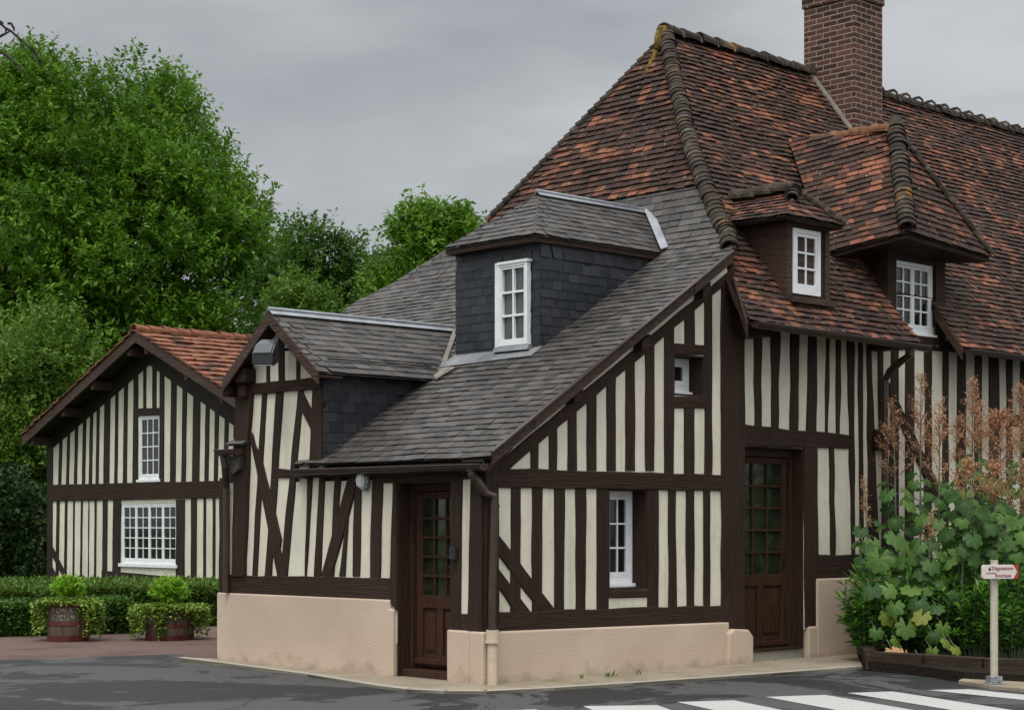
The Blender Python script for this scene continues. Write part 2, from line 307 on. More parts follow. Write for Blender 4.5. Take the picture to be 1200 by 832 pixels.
sv=Vector((sd.x*math.cos(SUN_EL),sd.y*math.cos(SUN_EL),math.sin(SUN_EL))); lo.rotation_euler=sv.to_track_quat('Z','Y').to_euler()
cd=bpy.data.cameras.new('camera'); co=bpy.data.objects.new('camera',cd); COL.objects.link(co); scene.camera=co
co.location=CAM; co.rotation_euler=(PI/2,0,math.atan2(-FV.x,FV.y)); cd.sensor_width=36; cd.lens=FPX/1200*36
cd.shift_y=(HY-416)/1200; cd.clip_end=2000; cd.clip_start=.1
scene.view_settings.view_transform='Standard'; scene.view_settings.look='None'; scene.view_settings.exposure=.2; scene.view_settings.gamma=1
#PART2
# ------------------------------------------------------------------ plane helpers: ('y',v) faces -y, ('x',v) faces -x
def pa(pl,px,py):
    p=atY(px,py,pl[1]) if pl[0]=='y' else atX(px,py,pl[1])
    return (p.x if pl[0]=='y' else p.y, p.z)
def p3(pl,a,z,o=0.0):
    return (a,pl[1]-o,z) if pl[0]=='y' else (pl[1]-o,a,z)
def pbox(mb,pl,a0,a1,z0,z1,o0,o1,m=0,r=None): mb.box(p3(pl,a0,z0,o0),p3(pl,a1,z1,o1),m,r)
WA=('y',0.0); WB=('x',0.0); WN=('x',10.0)
def timber3(parent,name,pl,A0,A1,B0,B1,proud=.02,mat=None,wob=.006,back=.05):
    """hand-hewn timber between two long edges A and B given as (a,z) in the wall plane"""
    A0,A1,B0,B1=[Vector((q[0],q[1])) for q in (A0,A1,B0,B1)]
    L=max((A1-A0).length,(B1-B0).length); n=max(2,int(L/.16)); mb=MB(); vs=[]
    sa=random.random()*100
    for i in range(n+1):
        f=i/n; a=A0.lerp(A1,f); b=B0.lerp(B1,f); d=(b-a)
        if d.length<1e-5: d=Vector((1e-4,0))
        d=d.normalized(); e=0 if name=='skip' else 1
        a=a-d*wob*e*noise.noise((sa,f*L*2.3,0))*2; b=b+d*wob*e*noise.noise((sa+9,f*L*2.3,3))*2
        pr=proud+.004*noise.noise((sa,f*L*1.7,7)); c=.007
        for q,o in ((a,-back),(a,pr-c),(a+d*c,pr),(b-d*c,pr),(b,pr-c),(b,-back)): vs.append(p3(pl,q.x,q.y,o))
    fs=[]
    for i in range(n):
        for k in range(5): fs.append((i*6+k,i*6+k+1,(i+1)*6+k+1,(i+1)*6+k))
    fs.append(tuple(range(6))); fs.append(tuple(n*6+k for k in range(5,-1,-1)))
    mb.add(vs,fs); return mb.build(name,mat,parent)
def timber(parent,name,pl,A0,A1,B0,B1,proud=.02,mat=None,wob=.006):
    return timber3(parent,name,pl,pa(pl,*A0),pa(pl,*A1),pa(pl,*B0),pa(pl,*B1),proud,mat,wob)
def studs(parent,pl,panels,yt,yb,proud=.016,mat=None,wob=.006):
    """studs fill the gaps between neighbouring plaster panels (x left/right at top, left/right at bottom)"""
    for i in range(len(panels)-1):
        l,r=panels[i],panels[i+1]
        t=yt[i] if isinstance(yt,list) else yt; b=yb[i] if isinstance(yb,list) else yb
        timber(parent,'stud',pl,(l[1],t),(l[3],b),(r[0],t),(r[2],b),proud,mat,wob)

def window(parent,pl,a0,a1,z0,z1,out,cols,rows,leaves=1,fr=.045,bar=.022,sill=None,glass=None,label=None,deep=.05,name='window'):
    """casement window: frame, leaves with glazing bars, glass and sill"""
    mb=MB(); o1=out; o0=out-deep
    pbox(mb,pl,a0,a0+fr,z0,z1,o0,o1); pbox(mb,pl,a1-fr,a1,z0,z1,o0,o1)
    pbox(mb,pl,a0+fr,a1-fr,z1-fr,z1,o0,o1-.002); pbox(mb,pl,a0+fr,a1-fr,z0,z0+fr*1.2,o0,o1-.002)
    root=mb.build(name,M_WHITE,parent,bevel=.004)
    if label: root['label']=label
    W=(a1-a0-2*fr)/leaves; lf=fr*.75
    for k in range(leaves):
        b0=a0+fr+k*W+.002; b1=b0+W-.004; c0=z0+fr*1.2+.002; c1=z1-fr-.002; m2=MB(); q1=o1-.008; q0=o0+.006
        pbox(m2,pl,b0,b0+lf,c0,c1,q0,q1); pbox(m2,pl,b1-lf,b1,c0,c1,q0,q1)
        pbox(m2,pl,b0+lf,b1-lf,c1-lf,c1,q0,q1-.002); pbox(m2,pl,b0+lf,b1-lf,c0,c0+lf*1.5,q0,q1-.002)
        for i in range(1,cols):
            x=b0+lf+(b1-b0-2*lf)*i/cols; pbox(m2,pl,x-bar/2,x+bar/2,c0+lf*1.5,c1-lf,q0+.012,q1-.006)
        for j in range(1,rows):
            z=c0+lf*1.5+(c1-c0-2.5*lf)*j/rows; pbox(m2,pl,b0+lf,b1-lf,z-bar/2,z+bar/2,q0+.014,q1-.004)
        m2.build('casement',M_WHITE,root,bevel=.003)
        m3=MB(); pbox(m3,pl,b0+lf-.005,b1-lf+.005,c0+lf,c1-lf+.005,q0+.004,q0+.012); m3.build('pane',glass or M_GLASS,root)
    if sill:
        m4=MB(); e,h,d=sill; pbox(m4,pl,a0-e,a1+e,z0-h,z0-.001,o0,o1+d); m4.build('sill',M_WHITE,root,bevel=.006)
    return root

# roofing ------------------------------------------------------------
def intervals(polys,t):
    xs=[]
    for P in polys:
        for i in range(len(P)):
            (s0,t0),(s1,t1)=P[i],P[(i+1)%len(P)]
            if (t0<=t)!=(t1<=t): xs.append(s0+(s1-s0)*(t-t0)/(t1-t0))
    xs.sort(); return [(xs[i],xs[i+1]) for i in range(0,len(xs)-1,2)]
def cover(mb,fmap,polys,course,width,thick,lift,skew=0.0,jit=.006,base=True,m=0,sag=0.0,tlim=None):
    """lay overlapping tiles or slates over a surface fmap(s,t), course by course"""
    tv=[q[1] for P in polys for q in P]; t0,t1=min(tv),max(tv)
    sd_=random.random()*50
    def P(s,t):
        p=Vector(fmap(s,t)); return p
    def nrm(s,t):
        e=.01; a=P(s+e,t)-P(s-e,t); b=P(s,t+e)-P(s,t-e); n=a.cross(b).normalized(); return n
    i=0; t=t0
    while t<t1-.2*course:
        tm=min(t+course*.5,t1-1e-3); tu=min(t+course*1.25,t1)
        for (a,b) in intervals(polys,tm):
            if b-a<.02: continue
            if base:
                k=max(1,int((b-a)/.5)); q=[]
                for j in range(k+1):
                    s=a+(b-a)*j/k; n=nrm(s,tm); q.append((P(s,t-.01)-n*.012,P(s,min(t+course,t1))-n*.012))
                mb.add([x for y in q for x in y],[(2*j,2*j+2,2*j+3,2*j+1) for j in range(k)],m,.2)
            I0=intervals(polys,min(t+.03*course,t1-1e-3)); I1=intervals(polys,min(t+course*.97,t1-2e-3)); j_=intervals(polys,tm).index((a,b)); Q=len(intervals(polys,tm))
            ab,bb=I0[j_] if len(I0)==Q else (a,b); at_,bt=I1[j_] if len(I1)==Q else (a,b)
            s=a-(width*.5 if i%2 else 0)-random.random()*width*.25
            while s<b-.005:
                wd=width*(1+random.uniform(-.08,.08)); s0=max(s,a); s1=min(s+wd-.004,b); s+=wd
                if s1-s0<.015: continue
                n=nrm((s0+s1)/2,tm); dj=random.uniform(-jit,jit); lj=lift*random.uniform(.75,1.25); tl=random.uniform(-.25,.25)*lift
                sg=n*(sag*noise.noise((s0*.9+sd_,t*1.1,0)))
                sk=skew if s0>a+.02 and s1<b-.02 else 0
                e0=s0<=a+1e-6; e1=s1>=b-1e-6
                bl=P(ab if e0 else s0+sk,t+dj)+n*(lj+tl)+sg; br=P(bb if e1 else s1+sk,t+dj)+n*(lj-tl)+sg
                tr=P(max(bt,at_) if e1 else s1,tu)+n*.002+sg; tp=P(min(at_,bt) if e0 else s0,tu)+n*.002+sg
                lo=-n*thick
                mb.add([bl,br,tr,tp,bl+lo,br+lo,tr+lo,tp+lo],[(0,1,2,3),(4,5,1,0),(5,6,2,1),(7,4,0,3)],m)
        t+=course; i+=1
def planar(O,E,U):
    """frame of a flat slope: origin O, eave direction to E, upslope side U -> map, and point->(s,t)"""
    O,E,U=Vector(O),Vector(E),Vector(U); e1=(E-O).normalized(); n=e1.cross(U-O).normalized(); e2=n.cross(e1).normalized()
    return (lambda s,t:O+e1*s+e2*t),(lambda p:((Vector(p)-O).dot(e1),(Vector(p)-O).dot(e2)))
def slope(mb,pts,course,width,thick,lift,flip=False,**kw):
    """flat polygon of tiles, first edge = eave (left to right seen from outside)"""
    f,g=planar(pts[0],pts[1],pts[2]); cover(mb,f,[[g(p) for p in pts]],course,width,thick,lift,**kw)
def hip(mb,pts,rad0,step,ln,rad1=None,seg=8,up=(0,0,1),m=0,open_=.9):
    """overlapping half-round cones along a hip or ridge, listed from bottom to top"""
    pts=[Vector(p) for p in pts]; d=[0]
    for i in range(len(pts)-1): d.append(d[-1]+(pts[i+1]-pts[i]).length)
    def at(x):
        x=min(max(x,0),d[-1])
        for i in range(len(pts)-1):
            if x<=d[i+1] or i==len(pts)-2: return pts[i].lerp(pts[i+1],(x-d[i])/max(1e-6,d[i+1]-d[i])),(pts[i+1]-pts[i]).normalized()
    x=0; r1=rad1 or rad0*.75
    while x<d[-1]-.02:
        p,tg=at(x); p2,_=at(x+ln); p2=p+tg*ln if (p2-p).length<ln*.6 else p2
        sdv=tg.cross(Vector(up)).normalized(); u=sdv.cross(tg).normalized(); vs=[]
        R0=rad0*random.uniform(.92,1.08); jr=sdv*random.uniform(-.01,.01)
        for (c,r,l) in ((p,R0,.018),(p2,r1,-.004),(p2,r1-.018,-.004),(p,R0-.020,.018)):
            for k in range(seg+1):
                a=-PI*.08+PI*1.16*k/seg; vs.append(c+jr+sdv*(math.cos(a)*r)+u*(math.sin(a)*r*open_+l-.02))
        fs=[];n=seg+1
        for b in range(4):
            c=(b+1)%4
            for k in range(seg): fs.append((b*n+k,b*n+k+1,c*n+k+1,c*n+k))
        mb.add(vs,fs,m); x+=step*random.uniform(.94,1.06)

# ================================================================== THE HOUSE
H=thing('timbered_house','long half-timbered house with steep clay-tiled roof, brick chimney, slate lean-to and pinkish plinth','house')
def structure(o): o['kind']='structure'; return o
# --- walls (plaster infill) with real openings
RZ=lambda x:2.16+.636*x                    # underside of the lean-to roof
mb=MB(); mb.prism([(0,0,.35),(14.5,0,.35),(14.5,0,4.1),(3.75,0,4.1),(3.6,0,RZ(3.5)),(3.5,0,RZ(3.5)),(0,0,RZ(0))],(0,.3,0)); wa=mb.build('front_wall',M_PL,H)
w1=(pa(WA,712.5,640)[0],pa(WA,758.5,640)[0],pa(WA,735,691)[1],pa(WA,735,572.5)[1])
w2=(pa(WA,788.8,440)[0],pa(WA,824.8,440)[0],pa(WA,807,464.2)[1],pa(WA,807,416)[1])
dA=(pa(WA,871,640)[0],pa(WA,941,640)[0],-.05,pa(WA,905,523.5)[1])
cut(wa,[((6.78,-.5,3.86),(7.64,.5,4.5)),((w1[0],-.5,w1[2]),(w1[1],.5,w1[3])),((w2[0],-.5,w2[2]),(w2[1],.5,w2[3])),((dA[0],-.5,-.5),(dA[1],.5,dA[3]))])
gz=lambda y:3.815-.80*abs(y-3.165)-.02
GL=pa(WB,283,500)[0]
mb=MB(); mb.prism([(0,.302,.35),(0,.302,2.0),(0,2.5,2.0),(0,2.5,gz(2.5)-.06),(0,3.165,gz(3.165)-.06),(0,GL,gz(GL)-.06),(0,GL,2.14),(0,4.32,2.14),(0,4.32,.35)],(.3,0,0)); wb=mb.build('end_wall',M_PL,H)
dB=(pa(WB,530,640)[0],pa(WB,466,640)[0],0,pa(WB,498,563.5)[1])
cut(wb,[((-.5,dB[0],-.5),(.5,dB[1],dB[3]))])
# hidden back and side walls
mb=MB(); mb.box((.302,4.05,.0),(3.9,4.32,2.2)); mb.box((0.0,4.321,2.1),(.2,ey1-.02,ezz+.1)) if 0 else None; mb.box((3.9,5.35,0),(14.5,5.6,4.1)); mb.box((3.9,4.05,0),(4.2,5.35,4.1)); mb.box((14.2,.31,0),(14.5,5.34,4.1)); mb.build('rear_wall',M_PL,H)
# --- plinth
pzA=lambda px,py:pa(('y',-.045),px,py)
mb=MB(); a0=-.045; a1=pzA(855,729)[0]; z0,z1=pzA(587,739.2)[1],pzA(850,729)[1]
pe=pzA(867,740)
mb.prism([(a0,-.045,-.1),(a1,-.045,-.1),(a1,-.045,z1),(a0,-.045,z0)],(0,.20,0))
b0=pa(('x',-.045),523,737.5); mb.box((-.044,.15,-.1),(.155,b0[0],b0[1]))
mb.prism([(a1-.10,-.10,-.1),(dA[0]+.06,-.10,-.1),(dA[0]+.06,-.10,z1-.17),(dA[0]-.02,-.10,z1-.09),(a1+.02,-.10,z1-.075),(a1-.06,-.10,z1-.12)],(0,.24,0))
mb.build('plinth',M_PLINTH,H,bevel=.018)
mb=MB(); l=pa(('x',-.045),265,694.6); r=pa(('x',-.045),456,702.7); r2=pa(('x',-.045),460.5,714)
mb.prism([(-.045,r2[0],-.1),(-.045,r2[0],r2[1]),(-.045,r[0],r2[1]+.001),(-.045,r[0],r[1]),(-.045,4.37,l[1]),(-.045,4.37,-.1)],(.22,0,0)); mb.build('plinth',M_PLINTH,H,bevel=.014)
mb=MB(); q=pa(('y',-.045),948,733)[0]; q2=pa(('y',-.045),958,678); q3=pa(('y',-.045),970,678)
mb.box((q,-.045,-.1),(q2[0],.2,pa(('y',-.045),950,734)[1])); mb.box((q2[0]+.001,-.045,-.1),(14.5,.2,q2[1])); mb.build('plinth',M_PLINTH,H,bevel=.018)

# --- front wall timbers, lean-to part
tA=lambda n,*k,**kw:timber(H,n,WA,*k,mat=kw.get('mat',M_TV),proud=kw.get('proud',.016),wob=kw.get('wob',.006))
tA('beam',(566,548),(846,556.5),(566,570.5),(846,575.5),mat=M_TH,proud=.026)
tA('beam',(566,717.5),(846,709),(566,741),(846,730.5),mat=M_TH,proud=.026,wob=.008)
PL=[(583.8,598.3,583.3,598),(609.8,623,608.4,622.9),(635.4,649.2,634.2,649),(661.2,674.2,660.6,674.4),(686.2,698.8,686,698.8)]
studs(H,WA,PL,569,718,mat=M_TV)
tA('post',(698.8,570),(698.8,716),(712.6,570),(712.6,716)); tA('post',(758.4,571),(758.4,714),(771,571),(771,714))
tA('beam',(712,691),(759,690.6),(712,700.5),(759,700),mat=M_TH,wob=.002)
PR=[(771.2,782.7,770.8,782.9),(791.2,803,792.9,804),(813,823.7,812.9,824),(831.7,844,832,844)]
studs(H,WA,PR,573,714,mat=M_TV)
tA('brace',(583,626.2),(650,714.5),(583,650.2),(633,716.5),proud=.021)
tA('brace',(583,665.6),(621,717),(583,687.9),(603,718),proud=.021)
tA('post',(566.5,549),(566.5,742),(583.2,549),(583.2,742),proud=.03)
tA('post',(844.4,335),(844.4,731),(871,342),(871,745),proud=.03,wob=.008)
# upper field
rl=[(598.8,547),(621,527),(643,510),(664.6,492.3),(687,473),(710,454),(733,435),(755.6,416),(777.7,397.9),(801,376),(825,355.6),(845,338)]
ry=lambda x:np.interp(x,[q[0] for q in rl],[q[1] for q in rl])
PU=[(600,621),(630.6,643),(652,665),(675.2,687),(698.3,710.4),(721,732.5),(743.7,755.6),(766,778)]
for i in range(len(PU)-1):
    x0,x1=PU[i][1],PU[i+1][0]; tA('stud',(x0,ry(x0)-6),(x0,551.5),(x1,ry(x1)-6),(x1,551.5))
tA('post',(777.9,ry(778)-6),(778,555),(789,ry(789)-6),(789,555)); tA('post',(825,350),(825.2,556),(834,342),(834,556))
tA('stud',(801.5,372),(801.5,404),(813.2,361),(813.2,404)); tA('stud',(801.2,476),(801.2,555),(813.3,476),(813.3,555))
tA('beam',(788,402.3),(826,404.8),(788,415.6),(826,416),mat=M_TH,wob=.002,proud=.019); tA('beam',(788,464.2),(826,464.6),(788,478),(826,478.4),mat=M_TH,wob=.002,proud=.019)
tA('rafter',(572,550),(858,314.5),(584,560),(858,326),proud=.022,mat=M_TV)
for px,py in ((676,463.5),(755,402.5),(826,341)):
    p=atY(px,py,-.1); mb=MB(); d=Vector((.06,0,.038)); mb.prism([p-d+Vector((0,-.03,-.05)),p+d+Vector((0,-.03,-.05)),p+d+Vector((0,-.03,.06)),p-d+Vector((0,-.03,.06))],(0,.14,0)); mb.build('purlin_end',M_TH,H)
# --- front wall timbers, right part
PX=[(870.8,883,870.8,884),(892.7,903.3,891.9,903),(914,926.2,911.5,925),(936,947,935,944.6),(956.7,967.7,956.7,966),(972,979,970,979),(985,991.5,984,992.5)]
studs(H,WA,PX,[378,380,383,386,389,392],[503,504,505,506,508,509],mat=M_TV,wob=.012)
tA('stud',(991.7,392),(998,676),(1000.3,392),(1001.6,676),wob=.012); tA('stud',(1004.8,396),(1007.5,676),(1009.8,396),(1012,676),wob=.012)
tA('post',(1015,398),(1017,680),(1020,398),(1031,680),wob=.01); tA('stud',(1028,400),(1029.5,505),(1034,400),(1035,505))
mb=MB(); p=atY(1028,515,0); mb.box((p.x-.12,-.10,p.z-.13),(p.x+.14,.02,p.z+.12)); mb.build('corbel',M_TH,H,bevel=.03)
mb=MB(); p=atY(868,384,0); mb.box((p.x-.10,-.34,p.z-.12),(p.x+.12,.02,p.z+.10)); mb.build('wall_plate_end',M_TH,H,bevel=.01)
mb=MB(); p=atY(1026,402,0); mb.box((p.x-.12,-.30,p.z-.10),(p.x+.10,.02,p.z+.14)); mb.build('wall_plate_end',M_TH,H,bevel=.01)
tA('beam',(869,497),(993,509.5),(869,523.5),(993,524.5),mat=M_TH,proud=.028,wob=.01)
tA('post',(941,523),(942.5,735),(956.7,523),(958.5,735),proud=.024); tA('stud',(971,520),(972.8,655),(977,520),(978.5,655),wob=.014)
tA('beam',(957,650),(1024,650),(957,680),(1024,680),mat=M_TH,proud=.024,wob=.012)
PW=[(1034,1044,1034,1040),(1052.7,1060.6,1052.7,1060),(1071,1083,1070,1083),(1091.6,1104,1091,1104),(1111,1121.5,1111,1121),(1131.5,1142,1131,1141),(1150,1158.5,1150,1158),(1170,1179,1170,1179),(1186,1195,1186,1195),(1203,1212,1203,1212),(1222,1231,1222,1231)]
studs(H,WA,PW,405,672,mat=M_TV,wob=.010)
xx=pa(WA,1233,500)[0]
while xx<14.4: timber3(H,'stud',WA,(xx,3.75),(xx,1.1),(xx+.13,3.75),(xx+.13,1.1),.016,M_TV,.01); xx+=.27
xx=pa(WA,1239,500)[0]; timber3(H,'beam',WA,(xx,3.95),(14.5,3.95),(xx,3.70),(14.5,3.70),.02,M_TH); timber3(H,'beam',WA,(xx,1.15),(14.5,1.15),(xx,.96),(14.5,.96),.024,M_TH)
tA('brace',(1041,449),(1110,590),(1041,470),(1096,590),proud=.026)
tA('beam',(1100,399),(1240,407),(1100,411),(1240,428),mat=M_TH,proud=.02); tA('beam',(1162,486),(1204,486),(1162,500),(1204,500),mat=M_TH,proud=.02)
tA('beam',(1022,665),(1240,662),(1022,684),(1240,678),mat=M_TH,proud=.024)
tA('beam',(1036,397),(1110,408),(1036,409),(1110,411.5),mat=M_TH,proud=.02)
# --- end wall timbers
tB=lambda n,*k,**kw:timber(H,n,WB,*k,mat=kw.get('mat',M_TV),proud=kw.get('proud',.016),wob=kw.get('wob',.007))
tB('beam',(262,673.3),(459,677.2),(262,697),(459,705),mat=M_TH,proud=.028)
tB('post',(280.5,440),(275,675),(298,440),(289,675),proud=.05,wob=.012)
tB('tie_beam',(296,449.5),(378,442),(296,462.5),(378,455.5),mat=M_TH,proud=.034,wob=.008)
mb=MB(); 
for (px,py,hw,hh,o) in ((294,441,.10,.085,.16),(291,458,.075,.09,.11),(279,458,.06,.075,.19)):
    p=atX(px,py,0); mb.box((-o,p.y-hw,p.z-hh),(.02,p.y+hw,p.z+hh))
mb.build('post_head',M_TH,H,bevel=.03)
tB('stud',(307.9,460),(296,675),(313.3,460),(302.2,675)); tB('stud',(324.2,459),(311.2,675),(333,459),(319,675)); tB('stud',(350,458),(328.6,675),(356.5,457.5),(337.6,675))
tB('post',(367.5,453),(363.5,552),(378.3,452),(378,545),proud=.024); tB('stud',(361,550),(358.4,675),(367.5,550),(359.8,675),proud=.02)
tB('brace',(293,505),(327,676),(297,508),(337,676),proud=.024); tB('brace',(293.5,509),(326,662),(306.7,534),(331,632),proud=.022)
tB('mid_rail',(320,547.2),(367,553),(320,559.3),(367,560.5),mat=M_TH,proud=.02)
tB('brace',(350,473),(366.5,505),(355.5,458),(369.5,487),proud=.022)
tB('stud',(313,405),(313,450),(317,405),(317,449)); tB('stud',(327,392),(327,449),(334,392),(334,448)); tB('stud',(348,410),(348,447),(352,412),(352,447))
tB('post',(258,560),(258,695),(269.3,560),(269.3,695),proud=.02); tB('rail',(268,550),(284,552),(268,565),(284,566),mat=M_TH)
tB('stud',(375.2,552),(368.8,675),(381.6,552),(377,675)); tB('stud',(393.2,552),(388,675),(401,552),(392.5,675)); tB('stud',(408,600),(398.4,675),(411,580),(405.3,675)); tB('stud',(417.3,552),(413.6,675),(425,552),(422,675))
tB('brace',(412,551),(377,675),(424.5,551),(389,675),proud=.024)
tB('post',(437.4,552),(434.6,677),(449,552),(447,677),proud=.022); tB('post',(461.8,560),(457.6,704),(466.3,560),(466.3,715),proud=.024)
tB('wall_plate',(360,549),(566,541),(360,555),(449,553.2),mat=M_TH,proud=.02,wob=.002); tB('lintel',(446,545),(566,540),(446,566.3),(566,560.5),mat=M_TH,proud=.026,wob=.003)
tB('post',(529.7,558),(529.7,739),(542.5,558),(540.3,739),proud=.02,wob=.003); tB('post',(553.5,558),(549.6,739),(566.5,558),(566.5,739),proud=.03,wob=.003)
tB('rail',(541,719),(566,719),(541,739),(566,740),mat=M_TH,proud=.018,wob=.002)

# --- windows and doors of the walls
ww=w1[1]-w1[0]
def reveal(pl,a0,a1,z0,z1,d,parent=H):
    mb=MB(); t_=.02
    pbox(mb,pl,a0,a0+t_,z0,z1,-d,.005); pbox(mb,pl,a1-t_,a1,z0,z1,-d,.005); pbox(mb,pl,a0+t_,a1-t_,z1-t_,z1,-d,.004); pbox(mb,pl,a0+t_,a1-t_,z0,z0+t_,-d,.004)
    return mb.build('reveal',M_TV,parent)
reveal(WA,w1[0],w1[1],w1[2],w1[3],.28); window(H,WA,w1[0]+.021,w1[1]-.021,w1[2]+.06,w1[3]-.021,-.19,3,3,1,.05,.02,(0,.038,.05),label='tall white window in the front wall beside the corner')
reveal(WA,w2[0],w2[1],w2[2],w2[3],.28); window(H,WA,w2[0]+.021,w2[1]-.021,w2[2]+.06,w2[3]-.021,-.19,1,1,1,.05,.02,(0,.038,.05),label='tiny white window high under the lean-to rafter')
def door(pl,a0,a1,z0,z1,o,cols,rows,glz,glass,handle_left,label):
    d=MB(); fr=.055
    pbox(d,pl,a0,a0+fr,z0,z1,o-.06,o+.05); pbox(d,pl,a1-fr,a1,z0,z1,o-.06,o+.05); pbox(d,pl,a0+fr,a1-fr,z1-fr-.03,z1,o-.06,o+.048)
    root=d.build('door',M_DOOR,H,bevel=.005); root['label']=label
    b0,b1,c0,c1=a0+fr+.003,a1-fr-.003,z0+.015,z1-fr-.035; st=.095
    m=MB(); zg=z0+(z1-z0)*glz
    pbox(m,pl,b0,b0+st,c0,c1,o-.05,o); pbox(m,pl,b1-st,b1,c0,c1,o-.05,o)
    pbox(m,pl,b0+st,b1-st,c1-st*.8,c1,o-.05,o-.002); pbox(m,pl,b0+st,b1-st,zg-.13,zg,o-.05,o-.002); pbox(m,pl,b0+st,b1-st,c0,c0+.13,o-.05,o-.002)
    md=(b0+b1)/2; pbox(m,pl,md-.045,md+.045,c0+.131,zg-.131,o-.05,o-.003)
    for s0,s1 in ((b0+st,md-.045),(md+.045,b1-st)):
        pbox(m,pl,s0,s1,c0+.13,zg-.13,o-.048,o-.026); pbox(m,pl,s0+.04,s1-.04,c0+.17,zg-.17,o-.026,o-.012)
    pbox(m,pl,b0,b1,c0+.03,c0+.085,o+.0005,o+.03)
    m.build('door_leaf',M_DOOR,root,bevel=.006)
    g=MB(); pbox(g,pl,b0+st-.004,b1-st+.004,zg-.004,c1-st*.8+.004,o-.036,o-.028); g.build('pane',glass,root)
    k=MB(); W_=b1-b0-2*st; Hh=c1-st*.8-zg
    for i in range(1,cols): x=b0+st+W_*i/cols; pbox(k,pl,x-.013,x+.013,zg,zg+Hh,o-.027,o-.005)
    for j in range(1,rows): z=zg+Hh*j/rows; pbox(k,pl,b0+st,b1-st,z-.013,z+.013,o-.026,o+.002)
    k.build('glazing_bar',M_DOOR,root,bevel=.004)
    h=MB(); hx=b0+.05 if handle_left else b1-.05; hz=z0+1.0
    pbox(h,pl,hx-.018,hx+.018,hz-.11,hz+.11,o+.001,o+.008); dirn=1 if handle_left else -1
    h.tube([p3(pl,hx,hz+.03,o+.005),p3(pl,hx,hz+.03,o+.045),p3(pl,hx+dirn*.10,hz+.03,o+.05)],.008,8); h.build('handle',M_BLACK,root)
    s=MB(); pbox(s,pl,a0-.02,a1+.02,z0-.14,z0-.001,o-.1,o+.16); s.build('threshold',M_KERB if pl[0]=='y' else M_DOOR,root,bevel=.01)
door(WA,dA[0]+.0,dA[1]-.0,.13,dA[3]-.02,-.19,3,5,.375,M_RGLASS,False,'brown glazed door in the long front')
reveal(WA,dA[0],dA[1],.131,dA[3],.14); 
door(WB,dB[0],dB[1],.10,dB[3]-.01,-.20,3,5,.395,M_RGLASS,True,'brown glazed door in the end wall under the slate lean-to')
reveal(WB,dB[0],dB[1],.0,dB[3],.15)
#PART3
# ------------------------------------------------------------------ main roof
KA,TA=4.29,1.28
def RA(x,y,o=0): return Vector((x,y,KA+TA*y+o))
_nA=Vector((0,-TA,1)).normalized()
cs=1/math.sqrt(1+TA*TA); YE=-.46
fA=lambda s,t:(s,YE+t*cs,KA+TA*(YE+t*cs))
gA=lambda x,y:(x,(y-YE)/cs)
RY=2.74
AP=Vector((5.72,RY,KA+TA*RY))
hipA=[(3.43,-.46),(3.66,-.09),(3.93,.20),(4.09,.47),(4.33,.93),(4.62,1.42),(5.26,2.20),(5.72,2.74)]
polyA=[gA(*q) for q in [(3.40,-.46),(6.66,-.46),(6.60,-.20),(6.58,.06),(7.60,.06),(7.575,-.14),(7.545,-.46),(15.6,-.46),(15.6,RY)]+hipA[::-1]]
# chimney footprint left out of the tiles
CHX0,CHX1,CHY0=8.762,9.42,2.01
mb=MB(); cover(mb,fA,[polyA],.089,.15,.013,.027,sag=.026,jit=.008); mb.build('tile_roof',M_TILE,H)
# rear slope
mb=MB(); yb=RY*2+.46
mb.prism([(3.4,yb,KA+TA*YE),(15.6,yb,KA+TA*YE),(15.6,RY,AP.z),(5.72,RY,AP.z)],(0,-.02,-.08)); mb.build('rear_roof',M_TILE,H)
# hipped end, upper tiled triangle
BX,BZ=4.33,5.47; BN=Vector((BX,.93,BZ)); BF=Vector((BX,4.60,BZ))
mb=MB(); slope(mb,[BF,BN,AP],.090,.155,.013,.028,sag=.024,jit=.008)
mb.build('tile_hip',M_TILE,H)
# eave soffit and underside boards
mb=MB(); mb.prism([RA(3.42,-.44,-.045),RA(6.64,-.44,-.045),RA(6.64,.02,-.045),RA(3.6,.02,-.045)],_nA*-.03); mb.prism([RA(7.56,-.44,-.045),RA(15.5,-.44,-.045),RA(15.5,.02,-.045),RA(7.6,.02,-.045)],_nA*-.03); mb.build('soffit',M_TH,H)
# near hip: rows of half round hip tiles, ridge tiles, lichened cap
hp=[Vector((3.50,-.20,4.32)),Vector((3.66,-.02,4.52)),Vector((3.93,.24,4.76))]+[RA(*q) for q in hipA[3:]]
hp=[p+Vector((0,0,.05)) for p in hp]
mb=MB(); hip(mb,hp[1:],.102,.072,.19,.088,up=(-.5,-.5,.7)); mb.build('hip_tiles',M_RIDGE,H)
mb=MB(); hip(mb,[BF+Vector((0,.02,.02)),AP+Vector((0,0,.0))],.06,.112,.2,.045,up=(-.5,.5,.7)); mb.build('hip_tiles',M_RIDGE,H)
mb=MB(); hip(mb,[AP+Vector((-.06,0,.06)),(8.9,RY,AP.z+.035),(11,RY,AP.z-.02),(15.6,RY,AP.z+.01)],.11,.34,.42,.092); x=5.95
while x<15.5:
    c=Vector((x,RY,AP.z+.015)); vs=[]
    mb.tube([c+Vector((0,-.115,-.03)),c+Vector((0,-.09,.05)),c+Vector((0,-.04,.09)),c+Vector((0,.04,.09)),c+Vector((0,.09,.05)),c+Vector((0,.115,-.03))],[.014,.018,.022,.022,.018,.014],8); x+=.34*random.uniform(.95,1.05)
mb.build('ridge_tiles',M_RIDGE,H)
